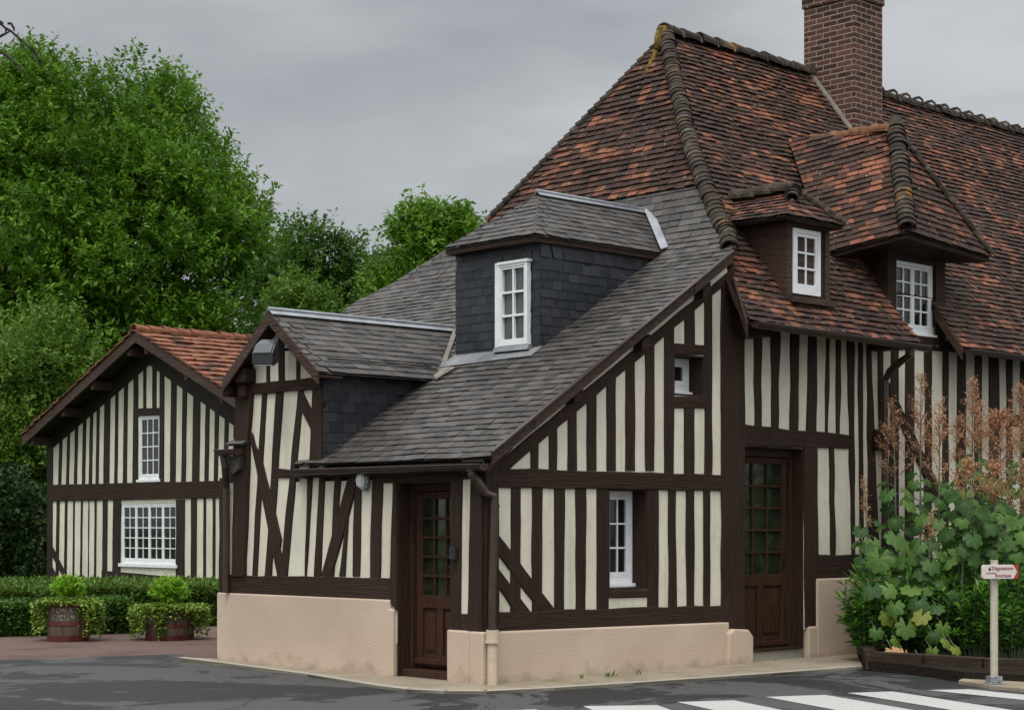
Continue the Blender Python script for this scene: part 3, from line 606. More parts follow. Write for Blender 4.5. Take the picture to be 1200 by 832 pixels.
mb=MB(); c=AP+Vector((-.04,0,.0)); mb.tube([c+Vector((-.13,-.02,-.22)),c+Vector((-.08,-.01,-.08)),c+Vector((-.02,0,.03)),c+Vector((.06,0,.05)),c+Vector((.14,0,.03))],[.05,.08,.095,.095,.07],12)
mb.tube([c+Vector((-.32,.06,-.60)),c+Vector((-.22,.03,-.42)),c+Vector((-.12,.0,-.2))],[.03,.035,.04],8); mb.build('hip_cap',M_LICHEN,H,smooth=True)
# verge boards of the tile roof
mb=MB(); p=[RA(3.40,-.47),RA(3.66,-.07)]; mb.prism([p[0]+Vector((-.015,0,.02)),p[1]+Vector((-.015,0,.03)),p[1]+Vector((-.015,0,-.16)),p[0]+Vector((-.015,0,-.15))],(.03,0,0)); mb.build('verge_board',M_BOARD,H)
mb=MB(); p=[RA(7.535,-.47),RA(7.585,-.05)]; mb.prism([p[0]+Vector((-.012,0,.015)),p[1]+Vector((-.012,0,.015)),p[1]+Vector((-.012,0,-.13)),p[0]+Vector((-.012,0,-.13))],(.03,0,0)); mb.build('verge_board',M_BOARD,H)
# ------------------------------------------------------------------ slate lean-to
PROF=[(-.06,2.18),(1.7,3.335),(3.35,4.37),(3.66,4.58),(3.92,4.81),(4.12,5.07),(4.24,5.28),(4.33,5.47)]
PT=[0]
for i in range(len(PROF)-1): PT.append(PT[-1]+math.hypot(PROF[i+1][0]-PROF[i][0],PROF[i+1][1]-PROF[i][1]))
def prof(t):
    return float(np.interp(t,PT,[q[0] for q in PROF])),float(np.interp(t,PT,[q[1] for q in PROF]))
def tz(z): return float(np.interp(z,[q[1] for q in PROF],PT))
def tx(x): return float(np.interp(x,[q[0] for q in PROF],PT))
fS=lambda s,t:(lambda q:(q[0],-s,q[1]))(prof(t))      # s runs to the right, -y
def onprof(px,py):
    """point of the lean-to surface seen at a pixel"""
    x=3.0
    for k in range(40):
        p=atX(px,py,x); x=.6*x+.4*prof(tz(p.z))[0]
    return atX(px,py,x)
far=[]
for q in ((545,284),(520.6,295),(479.5,320),(440.6,342.7),(412,356.5)):
    p=onprof(*q); far.append((-p.y,tz(p.z)))
near=[(.17,0),(.17,tz(4.47)),(.02,tz(4.59)),(-.22,tz(4.79)),(-.47,tz(5.05)),(-.92,tz(5.47))]
poly=near+[(-4.70,tz(5.47))]+far+[(-6.0,tz(3.3)),(-4.15,tx(.3)),(-2.9,tx(.3)),(-2.9,0)]
mb=MB(); cover(mb,fS,[poly],.108,.175,.008,.015,skew=.03,sag=.012,jit=.007); o=mb.build('slate_roof',M_SLATE,H)
mb=MB(); q=[Vector(fS(*p)) for p in poly]; lo=[Vector((p.x,p.y,2.0)) for p in q]
mb.add(q[len(near):]+lo[len(near):],[(i,i+1,i+1+len(q)-len(near),i+len(q)-len(near)) for i in range(len(q)-len(near)-1)]); mb.build('rear_wall',M_HSLATE,H)
# underside boarding near the eave and verge
mb=MB(); mb.prism([(-.08,-.15,2.07),(-.08,2.9,2.07),(.25,2.9,2.30),(.25,-.15,2.30)],(0,0,-.03)); mb.prism([(.0,-.14,2.185),(3.5,-.14,4.41),(3.5,.0,4.41),(.0,.0,2.185)],(0,0,-.03)); mb.build('soffit',M_TH,H)
# verge board with slate drip, in four lengths
c0,c1=Vector((-.03,-.165,2.215)),Vector((3.53,-.165,4.485))
for i,(f0,f1) in enumerate(((0,.155),(.157,.50),(.502,.82),(.822,1))):
    a,b=c0.lerp(c1,f0),c0.lerp(c1,f1); mb=MB(); o=Vector((0,-.004*(i%2),0)); mb.prism([a+o+Vector((0,0,.012)),b+o+Vector((0,0,.012)),b+o+Vector((0,0,-.105)),a+o+Vector((0,0,-.105))],(0,.026,0)); mb.build('verge_board',M_BOARD,H,bevel=.004)
mb=MB(); mb.prism([c0+Vector((-.01,-.03,.016)),c1+Vector((0,-.03,.016)),c1+Vector((0,-.03,.030)),c0+Vector((-.01,-.03,.030))],(0,.06,0)); mb.build('verge_drip',M_PIPE,H)
# gutters and downpipes
def gutter(name,a,b,r,mat,parent=H):
    a,b=Vector(a),Vector(b); d=(b-a).normalized(); sdv=d.cross(Vector((0,0,1))).normalized(); mb=MB(); vs=[];n=9
    for rr in (r,r-.006):
        for p in (a,b):
            for k in range(n):
                w=PI+PI*k/(n-1); vs.append(p+sdv*math.cos(w)*rr+Vector((0,0,math.sin(w)*rr)))
    fs=[]
    for k in range(n-1): fs+= [(k,k+1,n+k+1,n+k),(2*n+k,3*n+k,3*n+k+1,2*n+k+1)]
    fs+=[tuple(range(n)),tuple(range(2*n-1,n-1,-1)),(0,n,3*n,2*n),(n-1,2*n+n-1,3*n+n-1,2*n-1)]
    mb.add(vs,fs)
    for p in (a,b): mb.tube([p+sdv*(-r)+Vector((0,0,.0)),p+sdv*r],.005,6)
    mb.tube([a+sdv*r,b+sdv*r],.007,6); mb.tube([a-sdv*r,b-sdv*r],.007,6)
    return mb.build(name,mat,parent,smooth=False)
p=atX(350,545,-.12); gutter('gutter',(-.12,-.14,2.115),(-.12,p.y,2.125),.062,M_PIPE)
gutter('gutter',(3.47,-.52,3.70),(6.72,-.52,3.655),.062,M_PIPE); gutter('gutter',(7.56,-.52,3.68),(15.4,-.52,3.66),.055,M_PIPE)
p0=atX(553,548,-.12); p1=atY(580,590,-.10); p2=atY(577,700,-.10); p3_=atY(577,738,-.10)
mb=MB(); pts=[p0+Vector((0,0,.02)),p0+Vector((0,0,-.07)),p0.lerp(p1,.30)+Vector((0,0,-.045)),p0.lerp(p1,.62)+Vector((0,0,-.03)),p1+Vector((-.005,0,.07)),p1,p2,Vector((p2.x,p2.y,p3_.z-.01))]
mb.tube(pts,.040,12); mb.tube([p1+Vector((0,0,-.01)),p1+Vector((0,0,-.04))],.047,12); mb.tube([p0+Vector((0,0,.0)),p0+Vector((0,0,-.03))],.048,12); mb.build('downpipe',M_PIPE,H,smooth=False)
b=Vector((p2.x,p2.y,0)); zt=p3_.z; mb=MB(); mb.tube([b+Vector((0,0,zt)),b+Vector((0,0,zt-.10))],.062,12); mb.tube([b+Vector((0,0,zt-.10)),b+Vector((0,0,zt-.125))],.070,12); mb.tube([b+Vector((0,0,zt-.125)),b+Vector((0,0,0))],.050,12); mb.build('downpipe_foot',M_BEIGE,H)
q0=atY(1068,408,-.52); q1=atY(1037,441,-.09); mb=MB(); mb.tube([q0,q0+Vector((0,0,-.07)),q0.lerp(q1,.35)+Vector((0,0,-.03)),q0.lerp(q1,.8)+Vector((0,0,.0)),q1+Vector((0,0,-.05)),(q1.x,q1.y,.45)],.043,12)
mb.tube([q1+Vector((0,0,-.06)),q1+Vector((0,0,-.10))],.052,12); mb.tube([q1+Vector((0,0,-.26)),q1+Vector((0,0,-.29))],.052,12); mb.build('downpipe',M_PIPE,H)
# eave end beyond the gable, its gutter and pipe
mb=MB(); a=atX(259,521,-.15); bq=atX(281,521,-.15)
ey0,ey1=atX(281,525,-.15).y,atX(259,525,-.15).y; ezz=atX(269,527,-.17).z
fp,gp=planar((-.10,ey1,ezz+.06),(-.10,ey0,ezz+.06),(.3,ey0,ezz+.32)); cover(mb,fp,[[(0,0),(ey1-ey0,0),(ey1-ey0,.4),(.12,.4)]],.12,.2,.006,.012)
mb.build('slate_roof',M_SLATE,H)
gutter('gutter',(-.17,ey0,ezz),(-.17,ey1+.02,ezz),.065,M_PIPE)
mb=MB(); q=[atX(x,y,-.10) for x,y in ((261,534),(281,534),(280,549),(273,555),(267,551),(262,543))]; mb.prism([(p.x,p.y,p.z) for p in q],(.14,0,0)); mb.build('slate_apron',M_SLATE,H)
p=atX(265,560,-.07); mb=MB(); mb.tube([(-.17,ey1-.06,ezz-.04),(-.15,ey1-.07,ezz-.18),(-.07,p.y,ezz-.42),(-.07,p.y,.80)],.038,10); mb.build('downpipe',M_PIPE,H)
# ------------------------------------------------------------------ gable wing on the end wall
GY,GZ=3.165,3.815; el=(4.02,3.135); er=(2.315,3.135); XO=-.2
sl_=(GZ-el[1])/(GY-er[0])
def xr(z): return prof(tz(z))[0]
mb=MB()
slope(mb,[(XO,el[0],el[1]),(XO,el[0],el[1]),(XO,GY,GZ)][:0] or [(1.55,er[0],er[1]),(1.55,er[0],er[1]),(0,0,0)][:0] or [(XO,er[0],er[1]),(xr(er[1])+.02,er[0],er[1]),(xr(GZ)+.02,GY,GZ),(XO,GY,GZ)],.102,.175,.007,.013,skew=.03,sag=.008)
slope(mb,[(xr(el[1])+.02,el[0],el[1]),(XO,el[0],el[1]),(XO,GY,GZ),(xr(GZ)+.02,GY,GZ)],.118,.21,.006,.011,sag=.008)
mb.build('gable_roof',M_SLATE,H)
mb=MB(); zx=xr(GZ)
for dy,s_ in ((-1,1),(1,1)):
    u=Vector((0,dy*(GY-er[0]),er[1]-GZ)).normalized(); a=Vector((XO-.01,GY,GZ+.035)); b=Vector((zx,GY,GZ+.035)); mb.prism([a,b,b+u*.085,a+u*.085],(0,0,.008))
mb.tube([(XO-.01,GY,GZ+.045),(zx,GY,GZ+.045)],.022,8); mb.build('ridge_flashing',M_ZINC,H)
mb=MB(); xe=xr(er[1]); f0=Vector((zx,GY,GZ+.03)); f1=Vector((xe+.05,er[0],er[1]+.04)); u=Vector((-.05,0,.0)); mb.prism([f0,f1,f1+Vector((.11,0,.08)),f0+Vector((.10,0,.075))],(0,0,.01)); mb.prism([f1+Vector((-.06,-.02,.0)),f1+Vector((.12,-.02,.10)),f1+Vector((.10,-.20,.09)),f1+Vector((-.12,-.12,-.05))],(0,0,.012)); mb.build('valley_flashing',M_MORTAR,H)
for a,b in ((el,(GY,GZ)),(er,(GY,GZ))):
    A=Vector((XO-.012,a[0],a[1])); B=Vector((XO-.012,b[0],b[1])); dn=Vector((0,0,-.125)); mb=MB(); mb.prism([A+Vector((0,0,.012)),B+Vector((0,0,.012)),B+dn,A+dn],(.03,0,0)); mb.build('verge_board',M_BOARD,H)
    mb=MB(); mb.prism([A+Vector((.04,0,-.04)),B+Vector((.04,0,-.04)),B+Vector((.35,0,-.04)),A+Vector((.35,0,-.04))],(0,0,-.02)); mb.build('soffit',M_TH,H)
# slate hung cheek
mb=MB(); CYW=2.488
fc=lambda s,t:(s,CYW,2.2+t); tt=lambda z:z-2.2
cover(mb,fc,[[(.0,0),(.02,.02)]+[(PROF[1][0]*k/8-.06*(1-k/8),tt(2.18+(3.335-2.18)*k/8)) for k in range(2,9)]+[(1.68,tt(3.30)),(.0,tt(3.26))]],.108,.18,.006,.010,jit=.003); mb.build('slate_cheek',M_HSLATE,H)
mb=MB(); mb.prism([(0.31,CYW+.02,2.0),(1.9,CYW+.02,3.3),(0.31,CYW+.02,3.25)],(0,.1,0)); mb.build('cheek_board',M_HSLATE,H)
# ------------------------------------------------------------------ slate dormer
DX=onprof(633.3,409).x
zr=lambda x:prof(tx(x))[1]
y0=atX(633.2,350,DX).y; y1=atX(535,350,DX).y; ez=atX(633,280,DX).z+.03
mb=MB(); mb.box((DX,y0,2.6),(DX+2.2,y1,ez)); d=mb.build('dormer',M_HSLATE,H); d['label']='slate hung dormer on the slate lean-to roof'
mb=MB()
_p,_q=atX(623,306,DX),atX(589,406,DX); wy0,wy1,wz0,wz1=_p.y,_q.y,_q.z-.01,_p.z-.01
ff=lambda s,t:(DX-.004,y1-s,3.3+t); W_=y1-y0
z_b=zr(DX)-3.3-.03
def holes(P,H_): return [P,H_]
cover(mb,ff,[[(-.005,z_b),(W_+.005,z_b),(W_+.005,ez-3.3-.22),(-.005,ez-3.3-.22)],[(y1-wy1-.03,z_b-.5),(y1-wy0+.02,z_b-.5),(y1-wy0+.02,wz1-3.3+.03),(y1-wy1-.03,wz1-3.3+.03)]],.098,.15,.006,.010,jit=.002)
cover(mb,ff,[[(-.005,ez-3.3-.22),(W_+.005,ez-3.3-.22),(W_+.005,ez-3.3),(-.005,ez-3.3)],[(y1-wy1-.03,.3),(y1-wy0+.02,.3),(y1-wy0+.02,wz1-3.3+.03),(y1-wy1-.03,wz1-3.3+.03)]],.22,.16,.006,.012,skew=.05,jit=.002)
fc=lambda s,t:(s,y0-.004,3.3+t)
ck=[(x,zr(x)-3.3-.03) for x in np.linspace(DX-.005,3.6,24)]
cover(mb,fc,[[tuple(q) for q in ck]+[(3.6,ez-3.3-.22),(DX-.005,ez-3.3-.22)]] if ck[-1][1]<ez-3.3-.3 else [[q for q in ck if q[1]<ez-3.3-.3]+[(DX-.005,ez-3.3-.22)]],.098,.15,.006,.010,jit=.002)
top=[q for q in [(x,max(zr(x)-3.3,ez-3.3-.22)) for x in np.linspace(DX-.005,4.1,14)] if q[1]<ez-3.3]
cover(mb,fc,[top+[(DX-.005,ez-3.3)]],.22,.16,.006,.012,skew=.05,jit=.002)
mb.build('slate_hanging',M_HSLATE,d)
XE=DX-.15; ye0,ye1=atX(626,276,XE).y,atX(520.7,290.8,XE).y; yc=(ye0+ye1)/2; _p=atY(631.4,225.5,yc); xa,za=_p.x,_p.z-.03
AA=Vector((xa,yc,za)); xz=lambda z:prof(tz(z))[0]+.02
mb=MB(); slope(mb,[(XE,ye1,ez),(XE,ye0,ez),AA],.100,.17,.007,.013,skew=.03)
slope(mb,[(XE,ye0,ez),(xz(ez),ye0,ez),(xz(za),yc,za),AA],.100,.17,.007,.013,skew=.03); slope(mb,[(xz(ez),ye1,ez),(XE,ye1,ez),AA,(xz(za),yc,za)],.118,.20,.006,.011)
mb.build('dormer_roof',M_SLATE,d)
mb=MB(); mb.prism([(XE+.01,ye0+.01,ez-.075),(4.1,ye0+.01,ez-.075),(4.1,ye1-.01,ez-.075),(XE+.01,ye1-.01,ez-.075)],(0,0,.07)); mb.build('eave_board',M_TH,d)
mb=MB(); R1=Vector((xz(za)+.03,yc,za))
for sg in (-1,1):
    u=Vector((0,sg*(yc-ye0),ez-za)).normalized(); mb.prism([AA+Vector((-.03,0,.035)),R1+Vector((0,0,.035)),R1+u*.07+Vector((0,0,.035)),AA+u*.07+Vector((-.03,0,.035))],(0,0,.008))
mb.tube([AA+Vector((-.03,0,.045)),R1+Vector((0,0,.045))],.02,8)
E0=Vector((xz(ez),ye0,ez)); mb.prism([R1+Vector((-.06,0,.045)),E0+Vector((-.07,-.03,.035)),E0+Vector((.035,-.05,.07)),R1+Vector((.05,-.02,.085))],(0,0,.008)); mb.build('ridge_flashing',M_ZINC,d)
pl=('x',DX)
win=window(H,pl,wy0,wy1,wz0,wz1,.075,2,3,1,.030,.024,None,M_GGLASS,'white window of the slate dormer',.07)
mb=MB(); pbox(mb,pl,wy1+.001,wy1+.06,wz0-.02,wz1+.03,-.02,.060); pbox(mb,pl,wy0-.02,wy1,wz1+.001,wz1+.03,-.02,.085); mb.build('casing',M_WHITE,win)
mb=MB(); z=zr(DX); mb.prism([(DX-.07,wy0-.03,wz0-.001),(DX-.07,wy1+.06,wz0-.001),(DX-.10,wy1+.06,z+.0),(DX-.10,wy0-.03,z+.0)],(.06,0,.0)); n=Vector((-.636,0,1)).normalized()
mb.prism([(DX,y0-.03,z+.02),(DX,y1+.03,z+.02),(DX-.24,y1+.03,z+.02-.1526),(DX-.17,y0-.03,z+.02-.108)],n*.01); mb.build('lead_apron',M_LEAD,d)
# ------------------------------------------------------------------ small tiled dormer
YD=-.188; sx0,sx1=4.43,5.19; sz=4.95
mb=MB(); zt=lambda y:KA+TA*y
mb.prism([(sx0,YD,zt(YD)-.05),(sx0,YD,sz),(sx0,.53,sz),(sx0,.53,zt(.53)-.05)],(sx1-sx0,0,0)); d2=mb.build('small_dormer',M_BOARD,H); d2['label']='small tiled dormer with brown boarded cheek'
mb=MB()
for a,b in ((sx0-.012,sx0+.075),(sx1-.075,sx1+.012)): mb.box((a,YD-.03,zt(YD)+.0),(b,YD+.03,sz))
mb.box((sx0+.076,YD-.028,sz-.07),(sx1-.076,YD+.03,sz)); mb.box((sx0+.02,YD-.10,zt(YD)-.03),(sx1+.05,YD+.03,zt(YD)+.04)); mb.build('dormer_frame',M_BOARD,d2,bevel=.006)
C=Vector((4.80,-.02,5.33)); fe=[(4.25,-.345,sz+.01),(5.31,-.345,sz-.005)]; yb2=(sz-KA)/TA+.03; yr=(C.z-KA)/TA+.03
mb=MB(); kw=dict(sag=.012,jit=.007)
slope(mb,[fe[0],fe[1],C],.086,.15,.011,.022,**kw); slope(mb,[(4.25,yb2,sz+.01),fe[0],C,(4.78,yr,C.z)],.086,.15,.011,.022,**kw); slope(mb,[fe[1],(5.31,yb2,sz-.005),(4.78,yr,C.z),C],.086,.15,.011,.022,**kw); mb.build('dormer_roof',M_TILE,d2)
mb=MB(); hip(mb,[Vector((4.78,yr,C.z+.03)),C+Vector((0,-.04,.04))],.105,.30,.36,.095); hip(mb,[Vector(fe[1])+Vector((0,0,.03)),C+Vector((0,0,.03))],.065,.085,.17,.05,up=(.3,-.5,.7)); hip(mb,[C.lerp(Vector(fe[0]),.42)+Vector((0,0,.03)),C+Vector((0,0,.03))],.085,.085,.18,.06,up=(-.3,-.5,.7)); mb.build('ridge_tiles',M_RIDGE,d2)
mb=MB(); mb.prism([(fe[0][0]+.02,-.33,sz-.03),(fe[1][0]-.02,-.33,sz-.04),(fe[1][0]-.02,.4,sz-.04),(fe[0][0]+.02,.4,sz-.03)],(0,0,.03)); mb.build('soffit',M_TH,d2)
window(H,('y',YD),4.525,5.03,4.13,4.865,.03,2,3,1,.05,.024,None,label='white window of the small tiled dormer',deep=.06)
# ------------------------------------------------------------------ large hipped wall dormer
EL=Vector((6.42,-.43,5.0)); ER=Vector((8.26,-.43,4.885)); AL=Vector((7.26,.30,6.42)); BK=Vector((6.88,1.63,6.34)); VL=RA(5.92,.37,.02); VR=RA(8.10,.50,.02)
mb=MB(); kw=dict(sag=.014,jit=.008)
slope(mb,[EL,ER,AL],.092,.155,.012,.024,**kw); slope(mb,[VL,EL,AL,BK],.092,.155,.012,.024,**kw); slope(mb,[ER,VR,BK,AL],.092,.155,.012,.024,**kw)
d3_=mb.build('large_dormer',M_TILE,H); d3_['label']='large hipped tiled dormer rising from the front wall'
mb=MB(); _i=Vector((.02,.02,-.02)); mb.prism([VL+_i,EL+_i,ER+Vector((-.02,.02,-.02)),VR+Vector((-.02,0,-.02))],(0,0,-.05)); mb.build('soffit',M_TH,d3_)
mb=MB(); hip(mb,[EL+Vector((0,0,.05)),AL+Vector((0,0,.05))],.115,.08,.2,.09,up=(-.4,-.5,.7)); hip(mb,[ER+Vector((0,0,.04)),AL+Vector((0,0,.04))],.06,.10,.17,.05,up=(.4,-.5,.7)); mb.build('hip_tiles',M_RIDGE,d3_)
mb=MB(); hip(mb,[BK+Vector((0,0,.05)),AL+(AL-BK).normalized()*-.06+Vector((0,0,.05))],.105,.26,.30,.095); mb.build('ridge_tiles',M_RIDGEO,d3_)
mb=MB(); mb.prism([(6.59,.001,4.0),(6.59,.001,5.02),(6.59,.75,5.2),(6.59,.75,4.0)],(.14,0,0)); mb.box((7.64,.001,4.0),(7.80,.75,5.0)); mb.box((6.731,.09,3.8),(7.639,.6,4.96)); mb.build('dormer_wall',M_TH,d3_)
mb=MB(); mb.box((6.60,-.035,3.78),(6.785,.0005,4.98)); mb.box((7.635,-.035,3.78),(7.84,.0005,4.98)); mb.box((6.786,-.03,4.76),(7.634,.0005,4.98)); mb.box((6.786,-.028,3.75),(7.634,.0005,3.875)); mb.build('dormer_frame',M_TH,d3_)
window(H,('y',0.0),6.79,7.63,3.895,4.755,-.012,2,4,2,.045,.022,(.03,.035,.05),label='wide white two-leaf window of the large dormer',deep=.05)
# ------------------------------------------------------------------ chimney
ztop=atX(944,11,CHX0).z
mb=MB(); mb.box((CHX0,CHY0,6.5),(CHX1,2.86,ztop+.001)); mb.box((CHX0-.022,CHY0-.022,ztop),(CHX1+.022,2.882,ztop+.15)); mb.box((CHX0-.06,CHY0-.06,ztop+.15),(CHX1+.06,2.92,ztop+.30)); mb.box((CHX0-.02,CHY0-.02,ztop+.30),(CHX1+.02,2.88,ztop+.45))
ch=mb.build('chimney',M_BRICK,H)
mb=MB(); a=RA(CHX0,CHY0-.03,.035); b=RA(CHX0,RY+.03,.035); mb.prism([a+Vector((-.11,0,0)),a+Vector((.01,0,.0)),b+Vector((.01,0,.0)),b+Vector((-.09,0,0))],(0,-.01,.03)); mb.box((CHX0-.02,CHY0-.05,RA(0,CHY0).z-.05),(CHX1+.02,CHY0-.001,RA(0,CHY0).z+.06)); mb.build('flashing',M_MORTAR,ch)
for k in range(2):
    mb=MB(); mb.tube([(9.09,2.22+k*.42,ztop+.43),(9.09,2.22+k*.42,ztop+.80)],[.13,.11],14); mb.build('chimney_pot',M_TILE,ch)
#PART4
# ------------------------------------------------------------------ lamps and small things fixed to the house
c=atX(427.5,563,-.03); t_=thing('bulkhead_lamp','oval bulkhead lamp with ribbed glass under the slate eave','lamp',(-.02,c.y,c.z))
mb=MB(); n=20
def oval(x,ry,rz): return [(x,c.y+ry*math.cos(2*PI*k/n),c.z+rz*math.sin(2*PI*k/n)) for k in range(n)]
def loft(mb,rings,cap0=True,cap1=True):
    vs=[p for r in rings for p in r]; m=len(rings[0]); fs=[(i*m+k,i*m+(k+1)%m,(i+1)*m+(k+1)%m,(i+1)*m+k) for i in range(len(rings)-1) for k in range(m)]
    if cap0: fs.append(tuple(range(m-1,-1,-1)))
    if cap1: fs.append(tuple((len(rings)-1)*m+k for k in range(m)))
    mb.add(vs,fs)
loft(mb,[oval(-.02,.073,.108),oval(-.055,.073,.108),oval(-.062,.062,.096)]); mb.build('lamp_base',M_GREYC,t_)
mb=MB(); loft(mb,[oval(-.06,.058,.092),oval(-.09,.05,.08),oval(-.105,.03,.05)]); mb.build('lamp_glass',M_LGLASS,t_,smooth=True)
mb=MB()
for dy in (-.03,0,.03): mb.tube([(-.06,c.y+dy,c.z+.09*math.sqrt(1-(dy/.065)**2)),(-.105,c.y+dy,c.z+.05),(-.118,c.y+dy,c.z),(-.105,c.y+dy,c.z-.05),(-.06,c.y+dy,c.z-.09*math.sqrt(1-(dy/.065)**2))],.005,6)
mb.build('lamp_guard',M_WHITE,t_)
c=atX(313,412,-.34); t_=thing('floodlight','black and grey floodlight under the slate gable peak','floodlight',tuple(c))
A=lambda u,v,w_: c+Vector((-.5,.86,0))*u+Vector((.86,.5,0))*w_+Vector((0,0,v))
mb=MB(); ring=lambda u0,u1,v0,v1,w_:[A(u0,v0,w_),A(u1,v0,w_),A(u1,v1,w_),A(u0,v1,w_)]
loft(mb,[ring(-.12,.12,-.15,-.03,-.13),ring(-.12,.12,-.15,.07,-.05),ring(-.11,.11,-.11,.13,.06),ring(-.07,.07,-.05,.10,.13)]); mb.build('lamp_housing',M_BLACK,t_,bevel=.012)
mb=MB(); loft(mb,[ring(-.10,.10,-.035,-.02,-.14),ring(-.10,.10,.05,.075,-.06),ring(-.09,.09,.115,.135,.05)]); mb.build('lamp_cowl',M_COWL,t_,bevel=.008)
mb=MB(); loft(mb,[[A(-.10,-.156,-.12),A(.10,-.156,-.12),A(.10,-.156,-.02),A(-.10,-.156,-.02)],[A(-.10,-.15,-.12),A(.10,-.15,-.12),A(.10,-.15,-.02),A(-.10,-.15,-.02)]]); mb.build('lamp_glass',M_LGLASS,t_)
mb=MB(); mb.tube([A(0,0,.1),A(0,.03,.2),(-.0,c.y+.02,c.z+.05)],.018,8); mb.build('bracket',M_BLACK,t_)
c=atX(533,648,-.03); mb=MB(); mb.box((-.075,c.y-.035,c.z-.06),(-.024,c.y+.035,c.z+.06)); mb.box((-.082,c.y-.012,c.z+.005),(-.076,c.y+.012,c.z+.03)); o=mb.build('doorbell',M_BLACK,None,bevel=.006); tag(o,'small black doorbell box on the timber post beside the end door','doorbell')

# ------------------------------------------------------------------ ground
def sheet(name,pts,z,mat,kind='structure'):
    mb=MB(); mb.add([(p[0],p[1],z) for p in pts],[tuple(range(len(pts)))]); o=mb.build(name,mat); o['kind']=kind; return o
sheet('ground',[(-700,-700),(900,-700),(900,900),(-700,900)],-.012,M_GRASS)
gz_=lambda x,y:(atZ(x,y).x,atZ(x,y).y)
edge=[gz_(-400,774),gz_(0,772.5),gz_(67,771.5),gz_(135,768),gz_(215,765.5)]
far=[gz_(-60,744),gz_(120,738)]
sheet('road',[(-60,-60),(40,-60),(40,.5),(-.3,.5),(-.3,4.8),edge[4],edge[3],edge[2],edge[1],edge[0],(-30,20)],-.004,M_ASPH)
sheet('gravel_path',[edge[0],edge[1],edge[2],edge[3],edge[4],(-.3,4.8),(9.9,4.8),(9.9,13.5),(1.0,13.5),(-9,18),(-30,24),(-30,20)],-.006,M_GRAV)
# pavement strip round the house
mb=MB(); inner=[gz_(260,765.5),gz_(476,796),gz_(523,807),gz_(566,809),gz_(740,799),gz_(890,789),gz_(1012,781)]
outer=[gz_(208,772.5),gz_(250,777.5),gz_(360,792.2),gz_(440,805.5),gz_(475,810),gz_(520,812.2),gz_(570,812.5),gz_(650,808.5),gz_(740,802.7),gz_(900,791.5),gz_(1012,783)]
P=outer+[(6.0,-.3),(6.0,.1),(.1,.1),(.1,4.5),(-.1,4.95)]
mb.prism([(p[0],p[1],.022) for p in P],(0,0,-.05)); o=mb.build('pavement',M_PAVE); o['kind']='structure'
mb=MB()
for i in range(len(outer)-1):
    a,b=Vector((*outer[i],0)),Vector((*outer[i+1],0)); d=(b-a); k=max(1,int(d.length/.9)); n_=Vector((-d.y,d.x,0)).normalized()
    for j in range(k):
        p,q=a.lerp(b,j/k+.004),a.lerp(b,(j+1)/k-.004); mb.prism([p+Vector((0,0,.026)),q+Vector((0,0,.026)),q+n_*.10+Vector((0,0,.026)),p+n_*.10+Vector((0,0,.026))],(0,0,-.05))
o=mb.build('kerb',M_KERB); o['kind']='structure'
# zebra crossing
ST=[[(683,827),(770,825.8),(812,834),(700,834)],[(793,822.2),(860,820.2),(930,831.5),(836,831.5)],[(897,816.2),(967,813.8),(1071,832.5),(985,832.5)],[(993,811.6),(1046,809.8),(1230,834),(1130,834)],[(1087,808.2),(1136,807.3),(1260,819.5),(1260,826)],[(580,832.5),(628,830.8),(650,836),(590,836)]]
for q in ST:
    p=[Vector((*gz_(*v),0)) for v in q]; far0,far1,n1_,n0_=p[0],p[1],p[2],p[3]
    d0=(n0_-far0).normalized(); d1=(n1_-far1).normalized(); mb=MB()
    mb.add([far0,far1,far1+d0*2.2,far0+d0*2.2],[(0,1,2,3)]); mb.v=[(v[0],v[1],.001) for v in mb.v]; o=mb.build('road_marking',M_STRIPE); o['kind']='structure'
# planting bed with sleepers, sign island
bed=[gz_(1012,785),gz_(1060,789),gz_(1130,799),gz_(1260,806),(9,-5.5),(13,-1.0),(9,-.05),(5.95,-.05)]
mb=MB(); mb.prism([(p[0],p[1],.10) for p in bed],(0,0,-.15)); o=mb.build('flower_bed',M_SOIL); o['kind']='structure'
er_=[bed[0],bed[1],bed[2],bed[3]]
t_=thing('bed_edging','dark timber sleeper edging round the flower bed beside the sign','edging',(bed[1][0],bed[1][1],0))
for (a,b) in ((gz_(1012,785),gz_(1080,789)),(gz_(1082,789),gz_(1150,794)),(gz_(1152,794),gz_(1270,799)),((5.95,-.06),gz_(1014,785.5))):
    a,b=Vector((*a,0)),Vector((*b,0)); d=(b-a).normalized(); n_=Vector((-d.y,d.x,0))
    mb=MB(); mb.prism([a+d*.01,b-d*.01,b-d*.01+n_*.13,a+d*.01+n_*.13],(0,0,.20)); mb.build('sleeper',M_SLEEP,t_,bevel=.012)
isl=[gz_(1123,800.5),gz_(1160,806.5),gz_(1220,812),gz_(1260,815),gz_(1260,799),gz_(1180,797),gz_(1130,797.5)]
mb=MB(); mb.prism([(p[0],p[1],.035) for p in isl],(0,0,-.06)); o=mb.build('traffic_island',M_PAVE,bevel=.01); o['kind']='structure'

